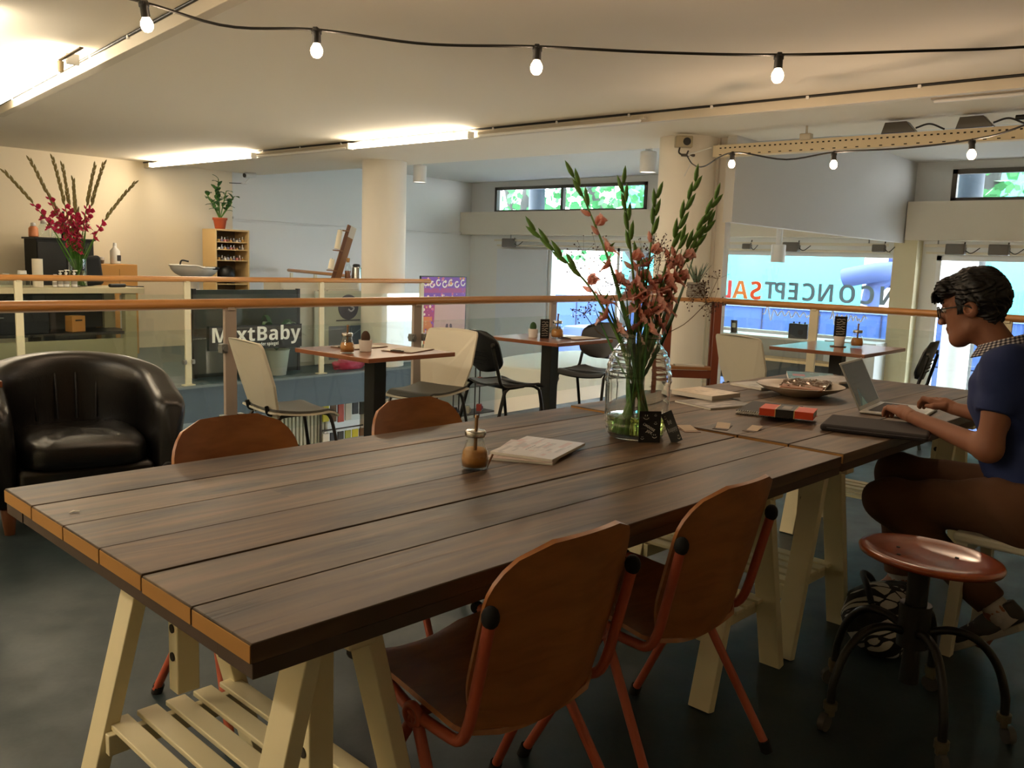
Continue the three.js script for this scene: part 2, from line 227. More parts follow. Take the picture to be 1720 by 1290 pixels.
// ---------------------------------------------------------------- ceiling fittings
const tubeGlow = mat(0xfff2dc, 0.5, { emissive: TUBE_COLOR, emissiveIntensity: TUBE_GLOW });
function luminaire(x, z0, z1, y, label, power = 1) { // fluorescent batten running along z, its diffuser glowing on all sides
  const L = z1 - z0, t = thing('fluorescent_light', label, 'ceiling light', [x, y, (z0 + z1) / 2], 0, null);
  part('diffuser', [new THREE.CapsuleGeometry(0.045, L - 0.12, 4, 12).rotateX(Math.PI / 2).scale(1, 0.8, 1)], tubeGlow, t);
  for (const s of [-1, 1]) part('end_cap', [rbox(0.1, 0.085, 0.03, 0.01, 0, 0, s * (L / 2 - 0.01))], M.whitePaint, t);
  part('bracket', [box(0.03, 0.05, 0.05, 0.06, 0.03, -L / 3), box(0.03, 0.05, 0.05, 0.06, 0.03, L / 3)], M.whitePaint, t);
  for (const [name, dx, dy, rx, ry, k] of [['tube_light', 0, -0.042, -Math.PI / 2, 0, 0.35], ['tube_uplight', 0, 0.042, Math.PI / 2, 0, 1.2], ['tube_side_light', -0.05, 0, 0, Math.PI / 2, 1.4], ['tube_side_light', 0.05, 0, 0, -Math.PI / 2, 1.4]]) { const l = new THREE.RectAreaLight(TUBE_COLOR, TUBE_POWER * k * power, rx ? 0.09 : L - 0.12, rx ? L - 0.12 : 0.07); l.name = name; l.position.set(dx, dy, 0); l.rotation.set(rx, ry, 0); t.add(l); }
  return t;
}
function lightBeam(a, b, w, h, label) { // boxed batten rail under the ceiling
  const A = V3(...a), B = V3(...b), L = A.distanceTo(B), t = thing('lighting_rail', label, 'lighting rail', [(A.x + B.x) / 2, A.y, (A.z + B.z) / 2], Math.atan2(B.x - A.x, B.z - A.z));
  part('channel', [rbox(w, h, L, 0.006, 0, 0, 0)], mat(0xcfc6b2, 0.6), t);
  part('cable', [new THREE.CylinderGeometry(0.012, 0.012, L, 8).rotateX(Math.PI / 2).translate(-w / 2 - 0.006, h / 2 - 0.005, 0)], M.black, t);  // thin dark round strip along the top edge of the rail
  const n = Math.floor(L / 0.9); for (let i = 1; i < n; i++) part('strip_clip', [rbox(0.02, 0.03, 0.03, 0.004, -w / 2 - 0.008, h / 2 - 0.015, -L / 2 + i * L / n)], M.whitePaint, t);
  return t;
}
lightBeam([7.12, 2.845, BACK], [7.12, 2.845, 0.6], 0.07, 0.1, 'long white lighting rail with a dark strip along its top above the void');
luminaire(7.0, -14.1, -10.87, 2.815, 'glowing fluorescent tube by the cream salon wall', 1.5);
luminaire(7.0, -8.567, -6.3, 2.815, 'glowing fluorescent tube above the round salon pillar', 1.3);
{ // unlit strips on the same rail
  const t = thing('fluorescent_light', 'unlit thin fluorescent strip on the rail between the glowing tubes', 'ceiling light', [7.0, 2.80, -9.72]);
  part('tube', [new THREE.CapsuleGeometry(0.016, 2.1, 4, 10).rotateX(Math.PI / 2)], M.whitePaint, t); part('housing', [rbox(0.05, 0.03, 2.2, 0.008, 0.03, 0.03, 0)], mat(0xb8ae9c, 0.6), t);
  const u = copy(t, [7.0, 2.80, -5.05], 0, 'unlit thin fluorescent strip on the rail beside the corner pillar'); u.scale.z = 1.05;
  const v = copy(t, [7.35, 2.8, -0.4], 0, 'unlit thin fluorescent strip behind the festoon bulbs'); v.scale.z = 0.8;
}
lightBeam([3.23, 2.845, -10.2], [2.1, 2.845, -2.6], 0.09, 0.1, 'white lighting rail running over the armchair');
{
  const a = luminaire(0, -1.55, 1.55, 2.80, 'glowing fluorescent tube on the rail over the armchair'); a.position.set(2.62, 2.80, -7.75); a.rotation.y = -0.148;
  const b = luminaire(0, -1.3, 1.3, 2.80, 'glowing fluorescent tube on the near ceiling left of the armchair'); b.position.set(1.62, 2.80, -6.8); b.rotation.y = -0.148;
  const s = thing('spot_fitting', 'small brown clip holder on the rail over the armchair', 'clip', [2.30, 2.76, -6.2], -0.148); part('plate', [rbox(0.03, 0.012, 0.6, 0.004, 0, 0.02, 0.25)], mat(0x7a6a55, 0.6), s); part('stub', [cyl(0.022, 0.026, 0.08, 0, -0.03, -0.04, 12)], mat(0xa8946c, 0.5), s);
}
lightBeam([-1.75, 2.845, -9.5], [-1.75, 2.845, 3.6], 0.09, 0.1, 'white lighting rail along the end wall side of the cafe');
luminaire(-1.87, -8.2, -5.2, 2.8, 'glowing fluorescent tube on the end wall rail by the void', 1.7);
luminaire(-1.87, -4.0, -1.0, 2.8, 'glowing fluorescent tube on the end wall rail beside the tables', 1.7);
// added panel lamps, placed out of view to brighten the shop below
for (const x of [3.5, 8.5, 12.5]) { const t = thing('added_shop_light', x < 5 ? 'added square panel lamp brightening the shop under the cafe floor' : x < 10 ? 'added square panel lamp brightening the shop below the gallery corner' : 'added square panel lamp brightening the window bay below', 'ceiling light', [x, -0.4, x < 10 ? -3.9 : -3.2], 0); part('frame', [rbox(0.66, 0.04, 0.66, 0.006, 0, 0, 0)], M.whitePaint, t); part('lamp_panel', [rbox(0.6, 0.01, 0.6, 0.003, 0, -0.022, 0)], mat(0xfff4e4, 0.5, { emissive: 0xfff0dc, emissiveIntensity: 6 }), t); const l = new THREE.RectAreaLight(0xfff0dc, 40, 0.58, 0.58); l.name = 'panel_light'; l.position.set(0, -0.03, 0); l.rotation.x = -Math.PI / 2; t.add(l); }
// festoon strings
const bulbMat = mat(0xfff0da, 0.4, { emissive: BULB_COLOR, emissiveIntensity: BULB_GLOW });
function bulb(p, tilt, label, group) {
  const t = thing('festoon_bulb', label, 'light bulb', [p[0], p[1], p[2]], 0.6, group); t.rotation.z = tilt;
  part('globe', [lathe([[0.0, -0.034], [0.016, -0.030], [0.026, -0.018], [0.030, 0], [0.027, 0.015], [0.018, 0.03], [0.014, 0.038]], 18)], bulbMat, t);
  part('socket', [lathe([[0.015, 0.034], [0.021, 0.036], [0.020, 0.075], [0.024, 0.078], [0.024, 0.098], [0.012, 0.102], [0, 0.102]], 14)], M.black, t);
  part('cable_collar', [rbox(0.05, 0.018, 0.024, 0.005, 0, 0.098, 0)], M.black, t);
  const l = new THREE.PointLight(BULB_COLOR, BULB_POWER); l.name = 'bulb_light'; l.castShadow = true; l.shadow.radius = 1.2; t.add(l); return t;
}
const s1 = [[1.386, 2.381, -3.022], [1.961, 2.31, -2.494], [2.647, 2.266, -1.69], [3.403, 2.266, -0.813]], s2 = [[6.405, 2.246, -2.585], [6.378, 2.197, -1.678], [5.993, 2.175, -0.574]];
s1.forEach((p, i) => bulb(p, [0.28, 0.02, -0.08, -0.03][i], ['lit festoon bulb at the lighting rail end of the long string', 'lit festoon bulb second along the long string from the lighting rail', 'lit festoon bulb third along the long string from the lighting rail', 'lit festoon bulb fourth along the long string from the lighting rail'][i], 'bulbs of the long festoon string'));
s2.forEach((p, i) => bulb(p, [0, -0.2, -0.18][i], ['lit festoon bulb beside the round corner pillar', 'lit festoon bulb in front of the grey panel wall', 'lit festoon bulb in front of the dark framed clerestory window'][i], 'bulbs of the short festoon string'));
const up = (p, d = 0.098) => [p[0], p[1] + d, p[2]];
single('festoon_cable', 'black festoon cable sagging across the ceiling over the big table', 'cable', [tube([[0.6, 2.7, -3.5], [1.0, 2.56, -3.3], up(s1[0]), [1.66, 2.40, -2.78], up(s1[1]), [2.3, 2.36, -2.1], up(s1[2]), [3.02, 2.355, -1.25], up(s1[3]), [3.9, 2.42, -0.35], [4.305, 2.47, 0.042], [5.2, 2.62, 0.9]], 0.007, 6, 90)], M.black);
single('festoon_cable', 'black festoon cable hung from the round corner pillar', 'cable', [tube([[8.55, 2.64, -4.28], [8.2, 2.5, -4.0], [7.2, 2.34, -3.3], up(s2[0]), [6.4, 2.262, -2.1], up(s2[1]), [6.25, 2.28, -1.1], up(s2[2], 0.102), [5.774, 2.32, -0.218], [5.3, 2.55, 0.6]], 0.007, 6, 80)], M.black);
{ // perforated cable tray with gear
  const t = thing('cable_tray', 'cream perforated steel cable tray hung in front of the window bay', 'cable tray', [8.66, 2.69, -1.2], 0);
  part('channel', [rbox(0.04, 0.13, 5.6, 0.006, 0, 0, 0), box(0.1, 0.01, 5.6, 0.05, -0.06, 0)], mat(0xd9c8a4, 0.6), t);
  const holes = []; for (let i = 0; i < 90; i++) holes.push(box(0.006, 0.014, 0.022, -0.021, 0.028, -2.7 + i * 0.06)); for (let i = 0; i < 45; i++) holes.push(box(0.006, 0.01, 0.03, -0.021, -0.045, -2.7 + i * 0.12)); tag(part('perforation', holes, M.hole, t), null, null, null, 'stuff');
  for (const z of [-1.7, 1.1]) part('hanger', [rbox(0.02, 0.2, 0.02, 0.003, 0, 0.16, z), rbox(0.09, 0.07, 0.12, 0.01, 0, 0.09, z), rbox(0.12, 0.015, 0.12, 0.003, 0, 0.22, z)], mat(0xc9bfa8, 0.6), t);
  part('junction_box', [rbox(0.1, 0.2, 0.26, 0.01, 0.02, -0.17, 0.55)], mat(0x8f8a82, 0.6), t);
  for (const [z, l] of [[-0.75, 'dark floodlight lying on the perforated cable tray near the pillar'], [-0.05, 'dark floodlight lying on the perforated cable tray mid way']]) {
    const f = thing('floodlight', l, 'floodlight', [8.72, 2.755, -1.2 + z]); part('housing', [extrude(shape([[-0.16, 0], [0.16, 0], [0.13, 0.1], [-0.07, 0.1]]), 0.12, 0.005).rotateY(Math.PI / 2).translate(-0.06, 0.01, 0)], M.steelDark, f); part('lead', [tube([[0, 0.05, 0.15], [0, 0.08, 0.28], [0, 0.02, 0.42]], 0.01, 6)], M.black, f);
  }
  const c = thing('track_camera', 'small black cylinder fitting above the cable tray', 'fitting', [8.75, 2.84, -0.82]); part('body', [cyl(0.025, 0.025, 0.2, 0, 0, 0, 12, Math.PI / 2)], M.black, c); part('mount', [rbox(0.04, 0.02, 0.26, 0.004, 0, -0.2, 0), bar([0, -0.2, 0], [0, 0, 0], 0.008)], mat(0xb9b4aa, 0.6), c);
}
function downlight(p, label) { const t = thing('cylinder_downlight', label, 'downlight', p, 0, 'white cylinder downlights'); part('housing', [lathe([[0.1, 0.01], [0.112, 0], [0.112, 0.27], [0.1, 0.28], [0, 0.28]], 24)], M.whitePaint, t); part('lens', [cyl(0.098, 0.098, 0.01, 0, 0.012, 0, 24)], mat(0xfff4e2, 0.4, { emissive: 0xfff0d8, emissiveIntensity: 3 }), t); part('stem', [cyl(0.05, 0.05, p[3] ?? 0.15, 0, 0.28 + (p[3] ?? 0.15) / 2, 0, 14)], M.whitePaint, t); const l = new THREE.SpotLight(0xfff0d8, 8, 0, 0.8, 0.6); l.name = 'downlight_beam'; l.castShadow = true; l.position.set(0, -0.01, 0); l.target.position.set(0, -2, 0); t.add(l, l.target); return t; }
downlight([9.62, 2.62, -10.0, 0.39], 'white cylinder downlight beside the round salon pillar');
downlight([9.75, 2.62, -5.58, 0.39], 'white cylinder downlight left of the corner pillar');
downlight([12.6, 1.48, -4.9, 1.53], 'white cylinder downlight in front of the mirrored lettering');
{
  const t = thing('security_camera', 'white bullet security camera on the corner by the potted plant', 'camera', [9.0, 2.80, -14.3]);
  part('body', [cyl(0.05, 0.05, 0.22, 0.1, 0.05, 0.02, 16, 0, 0, -1.45), cyl(0.055, 0.055, 0.03, 0.0, 0.04, 0.02, 16, 0, 0, -1.45)], mat(0xcfcfca, 0.5), t); part('lens', [cyl(0.04, 0.04, 0.02, -0.03, 0.035, 0.02, 14, 0, 0, -1.45)], M.black, t); part('bracket', [bar([0.1, 0, 0], [0.06, -0.1, -0.1], 0.015), rbox(0.12, 0.03, 0.08, 0.01, 0.03, -0.11, -0.1)], M.whitePaint, t); part('lead', [tube([[0, -0.11, -0.1], [-0.15, -0.12, -0.12], [-0.25, -0.12, -0.16]], 0.007, 6)], M.black, t);
  const f = thing('floodlight', 'small beige floodlight clamped to the top of the corner pillar', 'floodlight', [8.52, 2.80, -4.32], -0.86);
  part('housing', [rbox(0.2, 0.13, 0.1, 0.012, 0, 0, 0)], mat(0xb5a98c, 0.5), f); part('lens', [cyl(0.045, 0.045, 0.02, 0.03, 0, 0.05, 16, Math.PI / 2)], M.black, f); part('clamp', [tube([[-0.04, -0.06, 0], [-0.05, -0.13, 0.03], [0.03, -0.15, 0], [0.06, -0.1, 0.02]], 0.01, 6), rbox(0.16, 0.03, 0.05, 0.01, 0.06, -0.15, 0)], M.steelDark, f); part('lead', [tube([[0.05, -0.15, 0.04], [0.1, -0.2, 0.05], [0.02, -0.4, 0.06]], 0.006, 6), tube([[0.05, -0.15, 0.04], [0.2, -0.1, 0.05], [0.32, -0.06, 0.05]], 0.008, 6)], M.whitePaint, f);
}
// ---------------------------------------------------------------- the big table of planks on trestles
const TW = 1.17, TL = 2.123, TH = 0.75;
function bigTable(name, x0, x1, top, label, us) {
  const t = thing(name, label, 'table', tp(x0, 0, 0), TURN), L = x1 - x0, n = 6, w = TW / n, th = 0.034;
  for (let i = 0; i < n; i++) {
    const z = -TW + (i + 0.5) * w, warp = (hash(i, us, 5) - 0.5) * 0.003, g = metricless(rbox(L - 0.004, th, w - 0.0018, 0.003, L / 2, top - th / 2 + warp, z), L, w, i * 0.171 + us * 0.37);
    const p = part('plank', g, [M.plank, M.plank2, M.plank3][(i * 2 + us) % 3], t);
    for (const x of [0.0015, L - 0.0015]) part('end_grain', rbox(0.002, th - 0.005, w - 0.006, 0.0008, x, top - th / 2 + warp - 0.001, z), M.endGrain, p);
  }
  const by = top - th - 0.014;
  part('edge_board', [rbox(L - 0.01, 0.027, 0.11, 0.002, L / 2, by, -0.058)], M.darkBoard, t); part('edge_board', [rbox(L - 0.01, 0.027, 0.11, 0.002, L / 2, by, -TW + 0.058)], M.darkBoard, t);
  part('edge_board', [rbox(0.11, 0.027, TW - 0.23, 0.002, 0.062, by, -TW / 2)], M.darkBoard, t); part('edge_board', [rbox(0.11, 0.027, TW - 0.23, 0.002, L - 0.062, by, -TW / 2)], M.darkBoard, t);
  return t;
}
function metricless(g, L, w, off) { // uv: u along the plank, each plank its own stretch of the wood
  g = g.index ? g.toNonIndexed() : g; const p = g.attributes.position, n = g.attributes.normal, uv = new Float32Array(p.count * 2); for (let i = 0; i < p.count; i++) { uv[2 * i] = p.getX(i) / 1.7 + off; uv[2 * i + 1] = (Math.abs(n.getY(i)) > 0.5 ? p.getZ(i) : p.getY(i) + p.getZ(i)) / 0.75 + off * 1.7; } g.setAttribute('uv', new THREE.BufferAttribute(uv, 2)); return g;
}
bigTable('plank_table', 0, TL, TH, 'long weathered plank table with orange cut ends carrying the flower vase', 1);
bigTable('plank_table', TL + 0.012, 4.31, TH + 0.005, 'second plank table end to end behind it where the man types', 2);
function trestle(x, label, turn = 0) { // two A-frames joined by a slatted shelf; frames stand at both ends across the table
  const t = thing('trestle', label, 'trestle', tp(x, 0, -TW / 2 + 0.09), TURN + turn, 'white wooden trestles under the plank tables'), H = 0.645, zs = [-0.34, 0.34];
  for (const z of zs) {
    for (const s of [-1, 1]) part('leg', [beam([s * 0.225, 0.0, z], [s * 0.055, H + 0.03, z], 0.034, 0.075, 0.003)], M.trestle, t);
    const u = part('height_post', [rbox(0.056, 0.40, 0.045, 0.004, 0, H - 0.15, z - 0.062 * Math.sign(z))], M.trestle, t);
    for (const y of [0.525, 0.455, 0.385]) part('peg_hole', cyl(0.011, 0.011, 0.004, -0.0285, y, z - 0.062 * Math.sign(z), 14, 0, 0, Math.PI / 2), M.hole, u);
    part('shelf_bearer', [rbox(0.36, 0.05, 0.022, 0.003, 0, 0.215, z - 0.05 * Math.sign(z))], M.trestle, t);
  }
  part('top_bar', [rbox(0.06, 0.05, 0.86, 0.004, 0, H + 0.022, 0)], M.trestle, t);
  for (const k of [-0.14, -0.07, 0, 0.07, 0.14]) part('slat', [rbox(0.05, 0.014, 0.66, 0.003, k, 0.247, 0)], M.trestle, t);
  return t;
}
trestle(0.26, 'cream trestle under the orange cut end of the near table');
trestle(1.83, 'cream trestle under the seam end of the near table');
trestle(2.36, 'cream trestle under the seam end of the second table');
trestle(3.75, 'cream trestle under the far end of the second table');
// ---------------------------------------------------------------- chairs
function plyChair(pos, turn, label) { // faces -z; seat and back of moulded plywood on a salmon tube frame
  const t = thing('plywood_chair', label, 'chair', pos, turn, 'plywood chairs at the big table');
  const seatFn = (u, v) => { const z = -0.24 + 0.40 * v, f = v, w = 0.205 - 0.02 * (1 - v) * (1 - v), x = (u - 0.5) * 2, y = 0.475 - 0.018 * (1 - x * x) - 0.05 * Math.pow(f, 1.6) - (v < 0.15 ? (0.15 - v) * (0.15 - v) * 1.1 : 0), r = Math.max(0, Math.abs(v - 0.5) * 2 - 0.62) / 0.38; return V3(x * w * Math.sqrt(1 - 0.55 * r * r * r), y, z); };
  part('seat', sheet((u, v) => seatFn(u, 1 - v), 16, 14, 0.011), M.ply, t);
  const backFn = (u, v) => { const x = (u - 0.5) * 2, y = 0.415 + 0.405 * v, R = 0.115, h = Math.max(0, y - (0.82 - R)), lo = Math.max(0, 0.4 - v) / 0.4, w = (0.213 - R + Math.sqrt(Math.max(0, R * R - h * h))) * (1 - 0.16 * lo * lo) , X = x * w, q = (X / 0.213) ** 2; return V3(X, y + 0.03 * q * lo + 0.008 * v * (1 - q), 0.165 + 0.095 * v - 0.05 * q); };
  const b = part('backrest', sheet(backFn, 18, 18, 0.011), M.ply, t);
  for (const s of [-1, 1]) {
    const hub = [s * 0.205, 0.42, -0.01];
    part('leg', [bar([s * 0.255, 0.014, -0.225], hub, 0.0125, 12)], M.salmon, t); part('leg', [bar([s * 0.26, 0.014, 0.225], hub, 0.0125, 12)], M.salmon, t);
    for (const z of [-0.225, 0.225]) part('foot_cap', [bar([s * 0.2575, 0, z * 1.02], [s * 0.254, 0.03, z * 0.97], 0.0165, 12)], M.rubber, t);
    part('seat_rail', [tube([[s * 0.19, 0.468, -0.235], [s * 0.195, 0.462, -0.16], [s * 0.203, 0.435, -0.06], hub], 0.0125, 10, 20)], M.salmon, t); part('rail_cap', [ball(0.017, s * 0.19, 0.468, -0.243)], M.rubber, t);
    part('back_tube', [tube([hub, [s * 0.207, 0.415, 0.08], [s * 0.209, 0.42, 0.125], [s * 0.211, 0.46, 0.152], [s * 0.214, 0.57, 0.180], [s * 0.217, 0.69, 0.207]], 0.0125, 10, 30)], M.salmon, t); part('tube_cap', [ball(0.018, s * 0.217, 0.697, 0.208, 1, 1.25, 1)], M.rubber, t);
    part('hub', [new THREE.TorusGeometry(0.021, 0.009, 8, 18).rotateY(Math.PI / 2).translate(s * 0.212, 0.42, -0.01)], M.salmon, t);
  }
  part('cross_tube', [bar([-0.21, 0.42, -0.01], [0.21, 0.42, -0.01], 0.0125, 12)], M.salmon, t);
  return t;
}
plyChair(tp(0.65, 0, -0.125), TURN, 'orange brown plywood chair on salmon legs tucked under the table nearest its cut end');
plyChair(tp(1.275, 0, -0.125), TURN, 'orange brown plywood chair on salmon legs in front of the middle trestles');
plyChair(tp(0.70, 0, -1.12), TURN + Math.PI, 'plywood chair behind the table in front of the armchair');
plyChair(tp(1.40, 0, -1.08), TURN + Math.PI, 'plywood chair behind the table in front of the black cafe table post');

function whiteChair(pos, turn, label) { // faces +x after turn 0; cream plastic back with a grip slot over a grey seat
  const t = thing('white_chair', label, 'chair', pos, turn, 'cream plastic chairs at the cafe tables');
  const sh = shape([[-0.165, 0.405], [-0.1, 0.405], [-0.085, 0.45], [0.085, 0.45], [0.1, 0.405], [0.165, 0.405], [0.21, 0.60], [0.205, 0.81], [0.2, 0.835, 0.185, 0.838], [0, 0.858, -0.185, 0.838], [-0.2, 0.835, -0.205, 0.81], [-0.21, 0.60]]);
  const g = extrude(sh, 0.012, 0.003, 10).scale(1.1, 1, 1).rotateY(Math.PI / 2), p = g.attributes.position; for (let i = 0; i < p.count; i++) { const z = p.getZ(i), y = p.getY(i); p.setX(i, p.getX(i) - 0.19 + 0.5 * z * z - 0.30 * (y - 0.42)); } g.computeVertexNormals();
  part('backrest', g, M.whitePlastic, t);
  const seat = (k) => sheet((u, v) => { const x = -0.21 + 0.43 * u, zz = (v - 0.5) * 2, w = 0.215 - 0.02 * u; return V3(x, 0.445 - 0.028 * Math.sin(u * 2.6) + (u > 0.85 ? -(u - 0.85) * (u - 0.85) * 1.6 : 0) + 0.008 * zz * zz + k, -zz * w); }, 14, 10, 0.012);
  part('seat_shell', seat(-0.012), M.whitePlastic, t); part('seat_pad', seat(0.002).scale(0.95, 1, 0.95), M.greySeat, t);
  for (const s of [-1, 1]) { for (const e of [-1, 1]) part('leg', [tube([[e * 0.02 + 0.0, 0.412, s * 0.17], [e * 0.12, 0.412, s * 0.175], [e * 0.165, 0.39, s * 0.18], [e * 0.19, 0.3, s * 0.19], [e * 0.245, 0.0, s * 0.215]], 0.011, 8, 26)], M.steelDark, t); part('back_bracket', [tube([[-0.14, 0.415, s * 0.12], [-0.2, 0.425, s * 0.13], [-0.215, 0.47, s * 0.135]], 0.012, 8)], M.black, t); }
  return t;
}
whiteChair([2.36, 0, -3.28], -0.16, 'cream plastic chair with its back to the armchair at the cafe table');
whiteChair([3.52, 0, -3.32], Math.PI + 0.12, 'cream plastic chair at the cafe table beside the shoe shelf');
whiteChair([5.72, 0, -1.86], -0.28, 'cream plastic chair at the cafe table below the mirrored lettering');

function blackChair(pos, turn, label) { // faces +x; black plastic seat and vented back on black tube
  const t = thing('black_chair', label, 'chair', pos, turn, 'black plastic chairs at the cafe tables');
  const backFn = (u, v) => { const zz = (u - 0.5) * 2, r = Math.abs(v - 0.5) * 2, w = 0.225 * Math.pow(1 - Math.pow(r, 5) * 0.55, 1); return V3(-0.20 - 0.09 * v + 0.04 * zz * zz, 0.53 + 0.31 * v - 0.03 * zz * zz * (v < 0.5 ? -1 : 1) * Math.abs(v - 0.5), -zz * w); };
  const b = part('backrest', sheet(backFn, 16, 12, 0.014), M.blackPlastic, t);
  for (let k = 0; k < 4; k++) part('vent_rib', [tube([-0.11, -0.05, 0.05, 0.11].map((z) => [-0.228 - 0.009 * k + 0.6 * z * z, 0.59 + 0.03 * k, z]), 0.005, 6, 10)], M.blackMatt, b); for (const s of [-1, 1]) part('bolt_cover', [cyl(0.016, 0.016, 0.02, -0.255, 0.74, s * 0.19, 12, 0, 0, Math.PI / 2)], M.steelDark, b);
  part('seat', sheet((u, v) => { const x = -0.2 + 0.42 * u, zz = (v - 0.5) * 2, w = 0.225 - 0.06 * Math.pow(Math.max(0, 0.3 - u) / 0.3, 2); return V3(x, 0.455 - 0.022 * (1 - zz * zz) - 0.02 * Math.sin(u * 3.1) - (u > 0.8 ? (u - 0.8) * (u - 0.8) * 0.9 : 0), -zz * w); }, 14, 12, 0.014), M.blackPlastic, t);
  for (const s of [-1, 1]) {
    part('leg', [tube([[-0.27, 0.0, s * 0.235], [-0.17, 0.36, s * 0.225], [-0.14, 0.41, s * 0.222], [-0.08, 0.43, s * 0.22], [0.12, 0.435, s * 0.21]], 0.013, 8, 24)], M.black, t); part('leg', [tube([[0.24, 0.0, s * 0.235], [0.18, 0.36, s * 0.225], [0.15, 0.41, s * 0.22], [0.08, 0.432, s * 0.215], [-0.1, 0.432, s * 0.215]], 0.013, 8, 24)], M.black, t);
    part('back_upright', [tube([[0.02, 0.43, s * 0.22], [-0.13, 0.425, s * 0.222], [-0.19, 0.45, s * 0.222], [-0.215, 0.53, s * 0.215], [-0.26, 0.72, s * 0.2]], 0.013, 8, 24)], M.black, t);
  }
  part('seat_bar', [bar([0.1, 0.43, -0.22], [0.1, 0.43, 0.22], 0.012), bar([-0.12, 0.42, -0.22], [-0.12, 0.42, 0.22], 0.012)], M.black, t);
  return t;
}
blackChair([4.24, 0, -3.24], -0.18, 'black plastic chair with its back to the cream chair');
blackChair([5.42, 0, -3.28], Math.PI + 0.12, 'black plastic chair half hidden behind the glass flower vase');
blackChair([6.64, 0, -1.13], Math.PI / 2 + 0.1, 'black plastic chair standing in front of the man face');

function cafeTable(x0, x1, z0, z1, h, label) {
  const cx = (x0 + x1) / 2, cz = (z0 + z1) / 2, t = thing('cafe_table', label, 'table', [cx, 0, cz], 0);
  part('table_top', [rbox(x1 - x0, 0.028, z1 - z0, 0.004, 0, h - 0.014, 0)], M.tableTop, t);
  part('post', [rbox(0.1, h - 0.05, 0.1, 0.004, 0, (h - 0.03) / 2 + 0.008, 0)], M.black, t); part('top_plate', [rbox(0.36, 0.012, 0.36, 0.003, 0, h - 0.035, 0)], M.black, t); part('foot_plate', [rbox(0.46, 0.014, 0.46, 0.004, 0, 0.007, 0)], M.black, t);
  return t;
}
cafeTable(2.6, 3.32, -3.58, -2.85, 0.75, 'square brown cafe table with the cactus pot and clipboard');
cafeTable(4.44, 5.17, -3.6, -2.89, 0.75, 'square brown cafe table left of the flower vase between black chairs');
cafeTable(5.88, 6.83, -1.88, -1.13, 0.75, 'brown cafe table below the mirrored shop lettering');
cafeTable(-0.1, 0.63, -3.45, -2.82, 0.78, 'brown cafe table whose corner overlaps the armchair arm');

